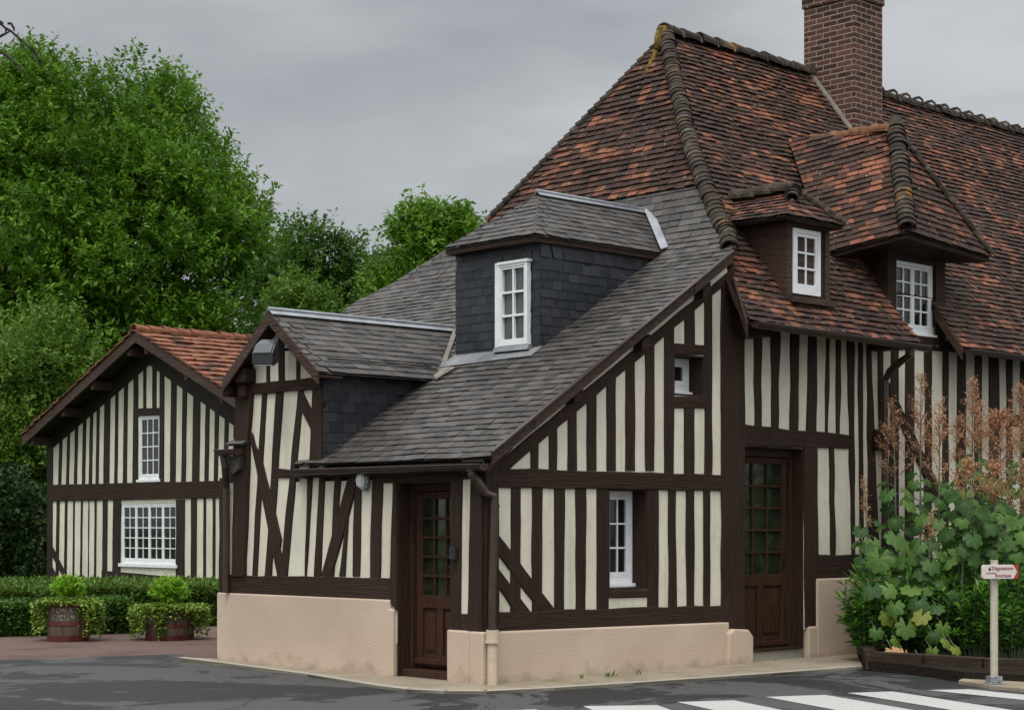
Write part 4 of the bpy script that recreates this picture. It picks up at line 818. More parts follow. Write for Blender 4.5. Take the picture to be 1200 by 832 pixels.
# ------------------------------------------------------------------ signpost
def textmesh(txt,size,mat,name,parent,M,extrude=.0015):
    cu=bpy.data.curves.new(name,'FONT'); cu.body=txt; cu.size=size; cu.align_x='CENTER'; cu.align_y='CENTER'; cu.extrude=extrude; cu.resolution_u=3
    o=bpy.data.objects.new(name,cu); COL.objects.link(o); dg=bpy.context.evaluated_depsgraph_get(); me=bpy.data.meshes.new_from_object(o.evaluated_get(dg))
    bpy.data.objects.remove(o); og=ORG[parent.name]
    me.transform(M); 
    for v in me.vertices: v.co-=og
    me.materials.clear(); me.materials.append(mat); r=bpy.data.objects.new(name,me); COL.objects.link(r); r.parent=parent; ORG[r.name]=og; return r
from mathutils import Matrix
sp_=atZ(1165,801,.035); D_=(sp_-CAM).dot(FV)
t_=thing('signpost','pale post with small white and red arrow sign at the planting edge','signpost',tuple(sp_))
zt=sp_.z+(801-657)*D_/FPX
mb=MB(); mb.tube([sp_+Vector((0,0,.02)),Vector((sp_.x,sp_.y,zt))],.037,16); mb.tube([(sp_.x,sp_.y,zt),(sp_.x,sp_.y,zt+.008)],.038,16); mb.build('post',M_POST,t_,smooth=False)
mb=MB(); rx=RV; fx=FV
def loc(u,v,w_): return sp_+ax*u+Vector((0,0,v))+az*w_
ax=(RV*.97+FV*.24).normalized(); az=-Vector((-ax.y,ax.x,0))
def lbox(mb,u0,u1,v0,v1,w0,w1): mb.prism([loc(u0,v0,w0),loc(u1,v0,w0),loc(u1,v1,w0),loc(u0,v1,w0)],az*(w1-w0))
lbox(mb,-.085,.085,0,.012,-.085,.085); lbox(mb,-.06,.06,.012,.075,-.055,.055); mb.build('post_base',M_GREYC,t_,bevel=.006)
px=D_/FPX; pz=lambda y:(801-y)*px; pu=lambda x:(x-1165)*px
u0,u1=pu(1145),pu(1190.5); v0,v1=pz(677.8),pz(661.5); ut=u1-.045
mb=MB(); pr=[loc(u0,v0+.02,.045),loc(u0+.015,v0,.045),loc(ut,v0,.045),loc(u1-.005,(v0+v1)/2,.045),loc(ut,v1,.045),loc(u0+.015,v1,.045),loc(u0,v1-.02,.045)]; mb.prism(pr,az*.03); pn=mb.build('sign_panel',M_SIGN,t_,bevel=.003)
mb=MB(); e=.0765; mb.prism([loc(ut-.004,v0+.001,e),loc(u1+.004,v0+.001,e),loc(u1+.004,v1-.001,e),loc(ut-.004,v1-.001,e),loc(u1-.004,(v0+v1)/2,e)],az*-.03); mb.build('arrow_tip',M_SRED,pn)
def TM(u,v): return Matrix.Translation(loc(u,v,.0765))@Matrix(((ax.x,0,az.x,0),(ax.y,0,az.y,0),(0,1,0,0),(0,0,0,1)))
um=(u0+u1)/2
textmesh('Dégustation',.046,M_SINK,'lettering',pn,TM(um+.025,(v0+v1)/2+.033)); textmesh('Boutique',.046,M_SINK,'lettering',pn,TM(um+.03,(v0+v1)/2-.035))
mb=MB(); cx_,cy_=u0+.075,(v0+v1)/2+.024
mb.add([loc(cx_+.013*math.cos(k*PI/5),cy_+.015*math.sin(k*PI/5),.0768) for k in range(10)],[tuple(range(10))]); mb.add([loc(cx_-.004,cy_+.014,.0768),loc(cx_+.006,cy_+.026,.0768),loc(cx_+.012,cy_+.022,.0768)],[(0,1,2)])
mb.build('emblem',M_SDARK,pn)
mb=MB(); x=u0+.035
while x<u0+.125: w_=random.uniform(.006,.013); lbox(mb,x,x+w_,v0+.048,v0+.048+random.choice((.009,.013)),.0758,.0768); x+=w_+.004
mb.build('small_print',M_SINK,pn)

# ------------------------------------------------------------------ barn
B=thing('timbered_barn','small half-timbered gabled barn with orange tile roof behind the hedge','barn',(10,22,0))
XB=10.0; XV=9.42
ap=atX(158,388,XV); le=atX(25.5,511,XV); k_=(ap.z-le.z)/(le.y-ap.y); ri=(ap.y-(le.y-ap.y),le.z)
wl=atX(60,600,XB).y; wr=2*ap.y-wl; zt_=lambda y:ap.z-.10-k_*abs(y-ap.y)
mb=MB(); mb.prism([(XB,wr,-.1),(XB,ap.y-.001,-.1),(XB,wl,-.1),(XB,wl,zt_(wl)),(XB,ap.y,zt_(ap.y)),(XB,wr,zt_(wr))],(.25,0,0)); bw=mb.build('gable_wall',M_PL,B)
g1=[pa(WN,142,590),pa(WN,207.5,666)]; g2=[pa(WN,162.5,487.5),pa(WN,187.5,565)]
cut(bw,[((9,g1[1][0],g1[1][1]),(11,g1[0][0],g1[0][1])),((9,g2[1][0],g2[1][1]),(11,g2[0][0],g2[0][1]))])
mb=MB(); mb.box((XB+.251,wl-.25,-.1),(XB+5,wl,zt_(wl))); mb.box((XB+.251,wr,-.1),(XB+5,wr+.25,zt_(wr))); mb.prism([(XB+5.001,wr,-.1),(XB+5.001,wl,-.1),(XB+5.001,wl,zt_(wl)),(XB+5.001,ap.y,zt_(ap.y)),(XB+5.001,wr,zt_(wr))],(.2,0,0)); mb.build('side_wall',M_PL,B)
tN=lambda n,*k,**kw:timber(B,n,WN,*k,mat=kw.get('mat',M_TB),proud=kw.get('proud',.02),wob=kw.get('wob',.004))
bt=[(60,521),(68,521),(77.7,512.7),(87.3,505),(97.9,495.4),(106.5,487.7),(114,481),(122.9,474),(136,461.7),(147,452),(158,441.5),(167.7,433),(175.8,425),(184,431),(193.8,437.7),(204,445),(215,454),(229.4,463.7),(239,471),(249.6,478),(260,485.8),(270.8,493.5),(300,515)]
by=lambda x:float(np.interp(x,[q[0] for q in bt],[q[1] for q in bt]))
UP=[(62.7,68.6),(72,78),(81,87),(90.4,96.3),(100,104.5),(108,112.5),(115.7,121.4),(128.3,134.3),(137.8,144.5),(148.8,156)]
tN('post',(56,520),(56,690),(62.5,520),(61.5,690),proud=.03)
def ustud(x0,x1,yb=569,top=None):
    tN('stud',(x0+1.6,(top or by(x0))-9),(x0,yb),(x1+1.6,(top or by(x1))-9),(x1,yb))
for i in range(len(UP)-1): ustud(UP[i][1],UP[i+1][0])
tN('post',(157.5,432),(156,569),(162.3,432),(162,569),proud=.026); tN('post',(188,434),(187.2,569),(193,434),(192.4,569),proud=.026)
UR=[(193,199.6),(206,213),(218,225.5),(233.8,240),(244.6,251),(255.5,262.4),(267,273),(279,285),(291,297)]
for i in range(len(UR)-1): ustud(UR[i][1],UR[i+1][0],567)
tN('stud',(168.5,420),(168.3,480),(171.7,420),(171.7,480)); tN('stud',(179,420),(179,479),(183.8,420),(183.5,479))
tN('rail',(161,478.6),(188.5,477.8),(161,487.3),(188.5,486.5),proud=.024)
tN('beam',(58,568),(300,562.3),(58,587.4),(300,582.5),proud=.035,mat=M_TH)
tN('rake',(60,502),(175.8,401),(60,527),(175.8,427.5),proud=.03); tN('rake',(175.8,401),(310,503),(175.8,427.5),(310,524),proud=.032)
LP=[(61.6,67,60,65),(70.3,76.8,68.5,75),(79.4,86.5,78,85),(88,95.4,87,94),(97.3,104.3,96,103),(105,111.4,104,110.5),(113.6,121,112.5,120),(126.5,133.5,125.5,132)]
studs(B,WN,LP,584,705,mat=M_TB,proud=.02,wob=.004)
tN('post',(133.5,585),(132,700),(142.2,585),(141,700),proud=.028); tN('post',(207.3,585),(206.6,700),(217,585),(216.3,700),proud=.028)
LR=[(216.8,224.4,216.5,224),(231,239,230.5,238.5),(241.8,249.8,241.5,249.5),(252.7,261.4,252.5,261),(264.6,270.7,264.5,270.5),(279,286,279,286)]
studs(B,WN,LR,582,705,mat=M_TB,proud=.02,wob=.004)
tN('beam',(120,668),(228,678),(120,690),(228,690),proud=.022); tN('beam',(56,690),(300,687),(56,712),(300,708),proud=.03)
tN('brace',(59,634),(84,684),(59,645),(78,684),proud=.026); tN('brace',(59,658),(73,686),(59,670),(67,686),proud=.026)
window(B,WN,g1[1][0],g1[0][0],g1[1][1]+.08,g1[0][1],-.01,2,5,4,.05,.022,(.05,.075,.06),label='wide white window below the barn beam')
window(B,WN,g2[1][0],g2[0][0],g2[1][1]+.07,g2[0][1],-.01,3,4,1,.05,.024,(.05,.06,.05),label='narrow white window in the barn gable')
for a in ((le.y,le.z),ri):
    A=Vector((XV,a[0],a[1])); Bv=Vector((XV,ap.y,ap.z)); dn=Vector((0,0,-.24)); mb=MB(); mb.prism([A,Bv,Bv+dn,A+dn],(.045,0,0)); mb.build('verge_board',M_BOARD,B,bevel=.006)
    mb=MB(); mb.prism([A+Vector((.05,0,-.10)),Bv+Vector((.05,0,-.10)),Bv+Vector((6.1,0,-.10)),A+Vector((6.1,0,-.10))],(0,0,-.03)); mb.build('soffit',M_TB,B)
    s_=1 if a[0]>ap.y else -1
    for f in (.07,.36,.62,.93):
        p=A.lerp(Bv,f); mb=MB(); mb.box((XV+.06,p.y-.07,p.z-.36),(XB+.02,p.y+.07,p.z-.16)); mb.build('purlin_end',M_BOARD,B,bevel=.008)
mb=MB(); X2=XB+5.6; sag=dict(sag=.02,jit=.012)
slope(mb,[(XV-.03,ri[0],ri[1]+.03),(X2,ri[0],ri[1]+.03),(X2,ap.y,ap.z+.03),(XV-.03,ap.y,ap.z+.03)],.30,.24,.03,.05,**sag)
slope(mb,[(X2,le.y,le.z+.03),(XV-.03,le.y,le.z+.03),(XV-.03,ap.y,ap.z+.03),(X2,ap.y,ap.z+.03)],.30,.24,.03,.05,**sag); mb.build('tile_roof',M_TILE2,B)
mb=MB(); hip(mb,[(XV-.04,ap.y,ap.z+.05),(X2,ap.y,ap.z+.05)],.13,.36,.44,.10); mb.build('ridge_tiles',M_TILE2,B)
#PART5
# ------------------------------------------------------------------ foliage tools
def unit(v): return v/np.maximum(np.linalg.norm(v,axis=1,keepdims=True),1e-9)
def leafquads(P,D,Ln,Wd,droop=.25):
    """rhombic leaves at P pointing along D; Ln, Wd per leaf or scalar"""
    n=len(P); D=unit(D); Ln=np.broadcast_to(np.asarray(Ln,float),(n,))[:,None]; Wd=np.broadcast_to(np.asarray(Wd,float),(n,))[:,None]
    rv=unit(RNG.normal(size=(n,3))*.55+np.array([0,0,1.0])); S=unit(np.cross(D,rv)); 
    mid=P+D*Ln*.45; tip=P+D*Ln; tip[:,2]-=(Ln*droop*RNG.random((n,1)))[:,0]
    return np.stack([P,mid+S*Wd*.5,tip,mid-S*Wd*.5],1).reshape(-1,3)
def twigs(C,R,n_per,nl,tl,Ln,Wd,up=.45,shell=.45,flat=1.0):
    """leafy shoots filling lobes (centres C, radii R): returns leaf quads and a shade number per leaf"""
    k=len(C); N=k*n_per
    c=np.repeat(C,n_per,0); r=np.repeat(R,n_per)[:,None]
    d=unit(RNG.normal(size=(N,3))); rad_=RNG.random((N,1))**shell
    base=c+d*r*rad_*np.array([1,1,flat]); ax=unit(d*.8+np.array([0,0,up])+RNG.normal(size=(N,3))*.35)
    t=np.tile(np.linspace(.05,1,nl),N)[:,None]; B=np.repeat(base,nl,0); A=np.repeat(ax,nl,0)
    sd_=unit(np.cross(A,RNG.normal(size=(N*nl,3)))); P=B+A*t*tl*np.repeat(.6+.8*RNG.random((N,1)),nl,0)
    dirn=A*.55+sd_*.9; sz=.7+.6*RNG.random(N*nl)
    shade=np.repeat(RNG.random(N),nl)*.5+np.repeat(np.repeat(RNG.random(k),n_per),nl)*.2+RNG.random(N*nl)*.3
    return leafquads(P,dirn,Ln*sz,Wd*sz),shade
def limbs(mb,base,C,R,r0,bend=.25,frac=1.0):
    for c,r in zip(C,R):
        if RNG.random()>frac: continue
        c=Vector(c); b=Vector(base); s_=b.lerp(Vector((b.x,b.y,c.z)),.25+.4*random.random()); m=s_.lerp(c,.5)+Vector((random.uniform(-bend,bend),random.uniform(-bend,bend),random.uniform(0,bend)))
        mb.tube([s_,m,c],[r0,r0*.6,r0*.2],5,cap=False)
def tree(name,label,cat,foot,prof_,axis_lean,nl,rl,n_per,nleaf,tl,Ln,Wd,mat,trunk=.22,up=.45,group=None,inner=.25,shell=.45,zlo=None):
    """prof_: (height, radius) outline of the crown; lobes are spread over it"""
    foot=Vector(foot); t=thing(name,label,cat,tuple(foot),group)
    hs=np.array([q[0] for q in prof_]); rs=np.array([q[1] for q in prof_]); C=[];R=[]
    ww_=np.maximum(rs,.3)**.7; cdf=np.cumsum(np.interp(np.linspace(hs[0],hs[-1],200),hs,ww_)); cdf/=cdf[-1]
    for i in range(nl):
        h=float(np.interp(RNG.random(),cdf,np.linspace(hs[0],hs[-1],200))); rr=float(np.interp(h,hs,rs)); a=RNG.random()*2*PI
        f=(1-inner*.9*RNG.random()**.6) if RNG.random()>inner else RNG.random()*.8
        l=rl*(.65+.7*RNG.random()); q=max(rr-l*.55,.05)*f
        C.append((foot.x+math.cos(a)*q+axis_lean[0]*h/hs[-1],foot.y+math.sin(a)*q+axis_lean[1]*h/hs[-1],foot.z+h-l*.3)); R.append(l)
    C=np.array(C);R=np.array(R)
    V,sh=twigs(C,R,n_per,nleaf,tl,Ln,Wd,up,shell)
    mb=MB(); top=Vector((foot.x+axis_lean[0],foot.y+axis_lean[1],foot.z+hs[-1]*.86)); pts=[foot+Vector((0,0,-.1)),foot.lerp(top,.35)+Vector((.08,-.05,0)),foot.lerp(top,.7),top]
    mb.tube(pts,[trunk*1.25,trunk,trunk*.6,trunk*.15],10); limbs(mb,foot.lerp(top,.15),C,R,trunk*.32,.4,.55); mb.build('trunk',M_BARK,t,smooth=True)
    npmesh('crown',V,None,mat,t,sh); return t
def foot(px,D): p=atD(px,HY,D); return (p.x,p.y,0)
mpp=lambda D:D/FPX
def H_(py,D): return 1.55+(HY-py)*D/FPX
# the big tree on the left: outline taken as heights and half widths
D=62; k=mpp(D)
pr=[(H_(640,D),170*k),(H_(560,D),250*k),(H_(450,D),296*k),(H_(370,D),294*k),(H_(300,D),266*k),(H_(230,D),230*k),(H_(170,D),188*k),(H_(130,D),154*k),(H_(105,D),128*k),(H_(88,D),100*k)]
tree('broadleaf_tree','very tall dense green tree towering above the barn','tree',foot(88,D),pr,(0,0),560,.95,58,12,.55,.22,.085,M_LF,.34,.8,'trees behind the buildings',.18,.36)
D=56;k=mpp(D)
tree('broadleaf_tree','tall deep green tree with sky showing through, between big tree and slate roof','tree',foot(352,D),[(H_(520,D),50*k),(H_(400,D),62*k),(H_(330,D),56*k),(H_(290,D),42*k),(H_(270,D),26*k)],(0,0),80,.62,34,10,.45,.19,.085,M_LFD,.14,.8,'trees behind the buildings',.3)
tree('broadleaf_tree','slim deep green tree just left of the slate roof edge','tree',foot(410,D),[(H_(520,D),30*k),(H_(400,D),40*k),(H_(340,D),30*k),(H_(290,D),13*k)],(0,0),46,.52,30,10,.42,.18,.08,M_LFD,.11,.85,'trees behind the buildings',.3)
D=52;k=mpp(D)
tree('broadleaf_tree','round green tree rising behind the slate roof beside the slate dormer','tree',foot(508,D),[(H_(480,D),62*k),(H_(360,D),84*k),(H_(310,D),74*k),(H_(280,D),58*k),(H_(258,D),36*k)],(0,0),130,.64,38,11,.45,.185,.075,M_LF,.18,.7,'trees behind the buildings',.25)
D=54;k=mpp(D)
tree('broadleaf_tree','small tree filling the gap between slim tree and round tree','tree',foot(452,D),[(H_(480,D),34*k),(H_(360,D),36*k),(H_(325,D),26*k),(H_(300,D),10*k)],(0,0),44,.5,30,10,.42,.18,.08,M_LFD,.10,.8,'trees behind the buildings',.3)
D=51;k=mpp(D)
tree('broadleaf_tree','bright yellowish green bushy tree low behind the slate gable','tree',foot(352,D),[(H_(560,D),46*k),(H_(420,D),52*k),(H_(360,D),40*k),(H_(322,D),18*k)],(0,0),70,.55,34,10,.42,.16,.07,M_LFL,.1,.7,'trees behind the buildings',.25)
D=50;k=mpp(D)
tree('broadleaf_tree','light green young tree with upright shoots left of the barn','tree',foot(45,D),[(H_(585,D),62*k),(H_(520,D),88*k),(H_(460,D),84*k),(H_(415,D),60*k),(H_(385,D),26*k)],(0,0),100,.6,32,12,.8,.15,.065,M_LFL,.11,.95,'trees behind the buildings',.3)
# dark undergrowth of the wood behind
def leafbox(n,f,Ln,Wd): 
    P=np.array([f() for _ in range(n)]); Dv=RNG.normal(size=(n,3))+np.array([0,0,.4]); return leafquads(P,Dv,Ln*(.7+.6*RNG.random(n)),Wd*(.7+.6*RNG.random(n)))
def uf():
    px=random.uniform(-260,470); D=random.uniform(67,73); p=atD(px,HY,D); h=(8.6+1.5*noise.noise((px*.02,0,0)))*random.random()**.8; return (p.x,p.y,h)
o=npmesh('woodland_undergrowth',leafbox(34000,uf,.30,.16),None,M_LFSHADE); tag(o,'dark shady undergrowth of the wood behind the trees','undergrowth'); o['kind']='stuff'
def uf2():
    px=random.uniform(-260,50); D=random.uniform(45.5,48); p=atD(px,HY,D); h=(2.9+1.3*noise.noise((px*.035,3,0))+.5*noise.noise((px*.15,7,0)))*random.random()**.8; return (p.x,p.y,h)
o=npmesh('shady_shrubbery',leafbox(26000,uf2,.15,.08),None,M_LFSHADE); tag(o,'deep shaded shrubbery under the young tree left of the barn','shrubbery'); o['kind']='stuff'
# ------------------------------------------------------------------ hedges
def hedge(label,a,b,dep,h,n,mat,Ln,Wd,wav=.05):
    a,b=Vector((a.x,a.y,0)),Vector((b.x,b.y,0)); d=(b-a); L=d.length; d=d.normalized(); nb=Vector((FV.x,FV.y,0)); nb=(nb-d*nb.dot(d)).normalized()
    t=thing('clipped_hedge',label,'hedge',tuple(a),'clipped hedges in front of the barn')
    P=[];Dv=[]
    top=lambda u,v:h*(1+wav*noise.noise((u*.9,v*1.3,h)))
    for i in range(n):
        u=random.random()*L; r=random.random(); q=random.random()
        if r<.55: v=random.uniform(-.05,.07)+.03*noise.noise((u*2,q*3,0)); z=top(u,0)*q; dr=-nb*.8+Vector((0,0,.5))
        elif r<.92: v=q*dep; z=top(u,v)+random.uniform(-.08,.05); dr=Vector((0,0,.9))
        else: v=q*dep; u=random.choice((0,L))+random.uniform(-.05,.05); z=top(u,v)*random.random(); dr=Vector((0,0,.6))
        p=a+d*u+nb*v; P.append((p.x,p.y,z)); Dv.append(tuple(dr))
    P=np.array(P);Dv=np.array(Dv)+RNG.normal(size=(n,3))*.75
    npmesh('foliage',leafquads(P,Dv,Ln*(.7+.6*RNG.random(n)),Wd*(.7+.6*RNG.random(n))),None,mat,t)
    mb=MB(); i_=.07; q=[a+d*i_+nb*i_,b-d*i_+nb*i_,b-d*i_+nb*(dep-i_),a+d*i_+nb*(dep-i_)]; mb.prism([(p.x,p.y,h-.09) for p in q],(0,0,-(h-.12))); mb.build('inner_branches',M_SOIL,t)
hedge('low dark clipped hedge running behind the two barrels',atZ(-80,747.5),atZ(158,741.5),.75,.43,16000,M_HEDGE,.06,.038)
hedge('taller lighter hedge between the low hedge and the barn wall',atZ(-60,737),atZ(268,732.5),2.6,.60,30000,M_HEDGE2,.06,.035,.10)
# ------------------------------------------------------------------ barrels with plants
def barrel(px,py,r,h,label,skip,conl,ivyl,letters):
    b=atZ(px,py); t=thing('barrel_planter',label,'barrel',tuple(b),'barrel planters by the hedge')
    n=28; R=lambda f:r*(.86+.16*math.sin(PI*(.25+.65*f)))
    mb=MB(); rings=[[(b.x+R(f)*math.cos(2*PI*k/n),b.y+R(f)*math.sin(2*PI*k/n),b.z+h*f) for k in range(n)] for f in (0,.15,.3,.45,.6,.75,.9,1)]
    rings.append([(b.x+(R(1)-.03)*math.cos(2*PI*k/n),b.y+(R(1)-.03)*math.sin(2*PI*k/n),b.z+h) for k in range(n)]); rings.append([(b.x+(R(.9)-.03)*math.cos(2*PI*k/n),b.y+(R(.9)-.03)*math.sin(2*PI*k/n),b.z+h*.9) for k in range(n)]); loft(mb,rings); mb.build('staves',M_CASK,t)
    for f0,f1 in ((.0,.16),(.42,.52),(.90,.995)):
        mb=MB(); rg=[[(b.x+(R(f)+o_)*math.cos(2*PI*k/n),b.y+(R(f)+o_)*math.sin(2*PI*k/n),b.z+h*f) for k in range(n)] for f,o_ in ((f0,-.004),(f0,.008),(f1,.008),(f1,-.004))]; loft(mb,rg,False,False); mb.build('hoop',M_HOOP,t)
    mb=MB(); mb.add([(b.x+(R(1)-.035)*math.cos(2*PI*k/n),b.y+(R(1)-.035)*math.sin(2*PI*k/n),b.z+h*.93) for k in range(n)],[tuple(range(n))]); mb.build('soil',M_SOIL,t)
    fa=math.atan2(CAM.y-b.y,CAM.x-b.x)
    if letters:
        for j,(txt,zf) in enumerate((('DOMAI',.81),('CŒUR',.62))):
            for i,chh in enumerate(txt):
                a=fa-.80+.30*i+.12*j; f=zf; c=Vector((b.x+(R(f)+.004)*math.cos(a),b.y+(R(f)+.004)*math.sin(a),b.z+h*f)); nx=Vector((math.cos(a),math.sin(a),0)); tx_=Vector((-nx.y,nx.x,0))
                M=Matrix.Translation(c)@Matrix(((tx_.x,0,nx.x,0),(tx_.y,0,nx.y,0),(0,1,0,0),(0,0,0,1))); textmesh(chh,.095,M_LETT,'letter',t,M,.001)
    # dwarf conifer
    ct=Vector((b.x,b.y,b.z+h*.9)); t2=thing('dwarf_conifer',conl,'conifer',tuple(ct),'dwarf conifers in the barrels'); cr=r*.66
    C=np.array([(ct.x,ct.y,ct.z+.11+cr*.6)]); n_=420; d=unit(RNG.normal(size=(n_,3))*np.array([1,1,.7])+np.array([0,0,.55])); base=C+d*(RNG.random((n_,1))**.4)*cr*np.array([1,1,.8])
    V,sh=twigs(base,np.full(n_,.02),1,11,.085,.045,.016,.8); npmesh('foliage',V,None,M_CONIF,t2,sh)
    mb=MB(); mb.tube([ct,ct+Vector((0,0,.12+cr*.4))],[.02,.012],8); mb.build('stem',M_BARK,t2)
    # trailing ivy
    t3=thing('trailing_ivy',ivyl,'ivy',(b.x,b.y,b.z+h),'ivy trailing over the barrels'); P=[];Dv=[]
    for i in range(430):
        a=random.random()*2*PI; da=(a-fa+PI)%(2*PI)-PI; ln=random.uniform(.12,1.05)*h
        for lo,hi,mx in skip:
            if lo<da<hi: ln=min(ln,mx*random.random()+.01)
        ro=R(1)+random.uniform(-.02,.06+.15*(0 if abs(da)<.5 else 1)); p=Vector((b.x+R(1)*.75*math.cos(a),b.y+R(1)*.75*math.sin(a),b.z+h+random.uniform(0,.06)))
        q=Vector((b.x+ro*math.cos(a),b.y+ro*math.sin(a),b.z+h+random.uniform(-.02,.05))); Ltot=(q-p).length+ln; sN=int(Ltot/.028)
        for j in range(sN):
            x=j*.028; 
            if x<(q-p).length: c=p.lerp(q,x/(q-p).length)
            else: c=q+Vector((math.cos(a),math.sin(a),0))*.02-Vector((0,0,x-(q-p).length))
            if c.z<b.z+.01: continue
            P.append((c.x+random.uniform(-.03,.03),c.y+random.uniform(-.03,.03),c.z)); Dv.append((math.cos(a)+random.uniform(-.8,.8),math.sin(a)+random.uniform(-.8,.8),random.uniform(-.6,.5)))
    P=np.array(P);Dv=np.array(Dv); npmesh('leaves',leafquads(P,Dv,.046*(.7+.6*RNG.random(len(P))),.040*(.7+.6*RNG.random(len(P)))),None,M_IVY,t3)
barrel(80,750,.27,.50,'weathered barrel with red hoops and worn white lettering',[(-1.25,.45,.03)],'small round dwarf conifer in the lettered barrel','ivy spilling down the sides of the lettered barrel',True)
barrel(199,748.5,.32,.42,'darker wine-red barrel mostly hidden by ivy, near the house corner',[(-.15,.9,.18),(-.75,-.5,.2)],'larger bushy dwarf conifer in the ivy-covered barrel','ivy curtain over the darker barrel',False)
# ------------------------------------------------------------------ planting in front of the long wall
def lobed(P,nrm_,dirn,size,rnd_list,verts,faces):
    """a big lobed leaf as a fan"""
    n=Vector(nrm_).normalized(); d=(Vector(dirn)-n*Vector(dirn).dot(n)).normalized(); s_=n.cross(d); o=len(verts); K=44; c=Vector(P); verts.append(tuple(c)); cv=random.uniform(.10,.34); tw=random.uniform(-.15,.15)
    for ring in (.5,1):
        for k in range(K+1):
            a=-PI*.88+2*PI*.88*k/K; w=abs(math.cos(3.5*a)); l=(.60+.34*w**.55+.06*math.cos(a*.5)+.030*math.cos(28*a)*w) if ring==1 else .48
            q=c+(d*math.cos(a)*1.08+s_*math.sin(a))*size*.58*l-n*size*(cv*l*l-.035*w+tw*l*l*math.sin(a)); verts.append(tuple(q))
    f=[(o,o+k+1,o+k+2) for k in range(K)]+[(o+1+k,o+K+2+k,o+K+3+k,o+2+k) for k in range(K)]; faces.extend(f); r=random.random(); rnd_list.extend([min(1,max(0,r+random.uniform(-.03,.03))) for _ in f])
def trimesh(name,verts,faces,rn,mat,parent):
    og=ORG[parent.name]; me=bpy.data.meshes.new(name); me.from_pydata([(v[0]-og.x,v[1]-og.y,v[2]-og.z) for v in verts],[],faces); me.materials.append(mat)
    at=me.attributes.new('rnd','FLOAT','FACE'); at.data.foreach_set('value',rn); me.polygons.foreach_set('use_smooth',[True]*len(faces)); o=bpy.data.objects.new(name,me); COL.objects.link(o); o.parent=parent; ORG[o.name]=og; return o
def poppy(px,D,ytop,yplume,label,nleaf=16,lowy=None,pw=1.0,low=.35,sz=.24):
    b=atD(px,HY,D); b=Vector((b.x,b.y,.1)); zt=H_(ytop,D); zp=H_(yplume,D); t=thing('plume_poppy',label,'plant',tuple(b),'plume poppies by the front wall')
    lean=Vector((random.uniform(-.12,.12),random.uniform(-.12,.12),0)); st=lambda z:Vector((b.x,b.y,z))+lean*(z/zt)**1.5
    mb=MB(); mb.tube([st(b.z),st(zt*.4),st(zt*.75),st(zt-.05)],[.014,.012,.009,.004],6)
    vs,fs,rn=[],[],[]; 
    for i in range(nleaf):
        z=low+(zp+.05-low)*((i+random.random())/nleaf); a=i*2.4+random.uniform(-.5,.5); c=st(z); o=Vector((math.cos(a),math.sin(a),0)); ln=random.uniform(.10,.2); p=c+o*ln+Vector((0,0,random.uniform(.02,.07)))
        mb.tube([c,c.lerp(p,.6)+Vector((0,0,.02)),p],[.005,.004,.003],4,cap=False)
        size=sz*random.uniform(.75,1.15)*(1-.35*max(0,(z-low)/(zp-low+.1)-.4))
        lobed(p,Vector((o.x*.55-FV.x*.5,o.y*.55-FV.y*.5,.55+.3*random.random())),o*.7+Vector((0,0,-.75)),size,rn,vs,fs)
    mb.build('stem',M_STEM,t); trimesh('leaves',vs,fs,rn,M_POPPY,t)
    if zt-zp>.05:
        P=[];Dv=[]; hh=zt-zp; m2=MB()
        for i in range(int(34*pw+8)):
            f=random.random()**.8; z=zp+hh*f; a=random.random()*2*PI; L=(.20*(1-f)+.05)*pw*random.uniform(.5,1.1)**1; c=st(z); e=c+Vector((math.cos(a)*L,math.sin(a)*L,L*1.0)); m2.tube([c,e],[.003,.0015],3,cap=False)
            for j in range(int(16+40*L)):
                q=c.lerp(e,random.uniform(.2,1)); P.append((q.x+random.gauss(0,.016),q.y+random.gauss(0,.016),q.z+random.gauss(0,.016))); Dv.append((random.gauss(0,1),random.gauss(0,1),random.gauss(.2,1)))
        m2.build('plume_stalks',M_DEAD,t); P=np.array(P);Dv=np.array(Dv); npmesh('plume',leafquads(P,Dv,.026*(.6+.8*RNG.random(len(P))),.013,0),None,M_PLUME,t)
POP=[(1022,20.9,560,620,'tall plume poppy with big blue-green leaves nearest the brown door',10,None,.3),
(1052,21.3,470,575,'feathery plume poppy before the second downpipe',15,None,1.0),(1078,21.6,440,560,'tallest plume poppy whose plume stands before the diagonal brace',15,None,1.2),
(1100,20.8,470,575,'loose plume poppy right of the diagonal brace',16,None,1.0),(1118,21.8,490,560,'thin-plumed plume poppy at mid wall',13,None,.6),
(1140,21.2,448,540,'dense orange plume poppy rising before a dark stud',15,None,.9),(1158,21.9,462,545,'bushy plume poppy left of the small timber rail',15,None,1.1),(1178,21.1,488,556,'broad rust-coloured plume poppy under the small timber rail',16,None,1.8),
(1196,21.7,455,550,'plume poppy rising at the right border of the photo',14,None,1.2),(1165,20.2,545,600,'short plume poppy above the arrow sign',15,None,1.2),(1125,20.0,540,590,'short plume poppy between the dark shrubs',15,None,.9),(1200,19.9,545,620,'low rust plume poppy right of the arrow sign',14,None,1.3),(1085,20.1,600,640,'leafy plume poppy with hardly any plume',15,None,.3),(1215,21,480,560,'plume poppy half outside the photo at the right',14,None,1.2)]
for q in POP: poppy(q[0],q[1],q[2],q[3],q[4],int(q[5]*(1.9 if q[0]<1105 else 1.35)),q[6],q[7]*1.25,(.35 if q[0]<1105 else 1.05),.205)
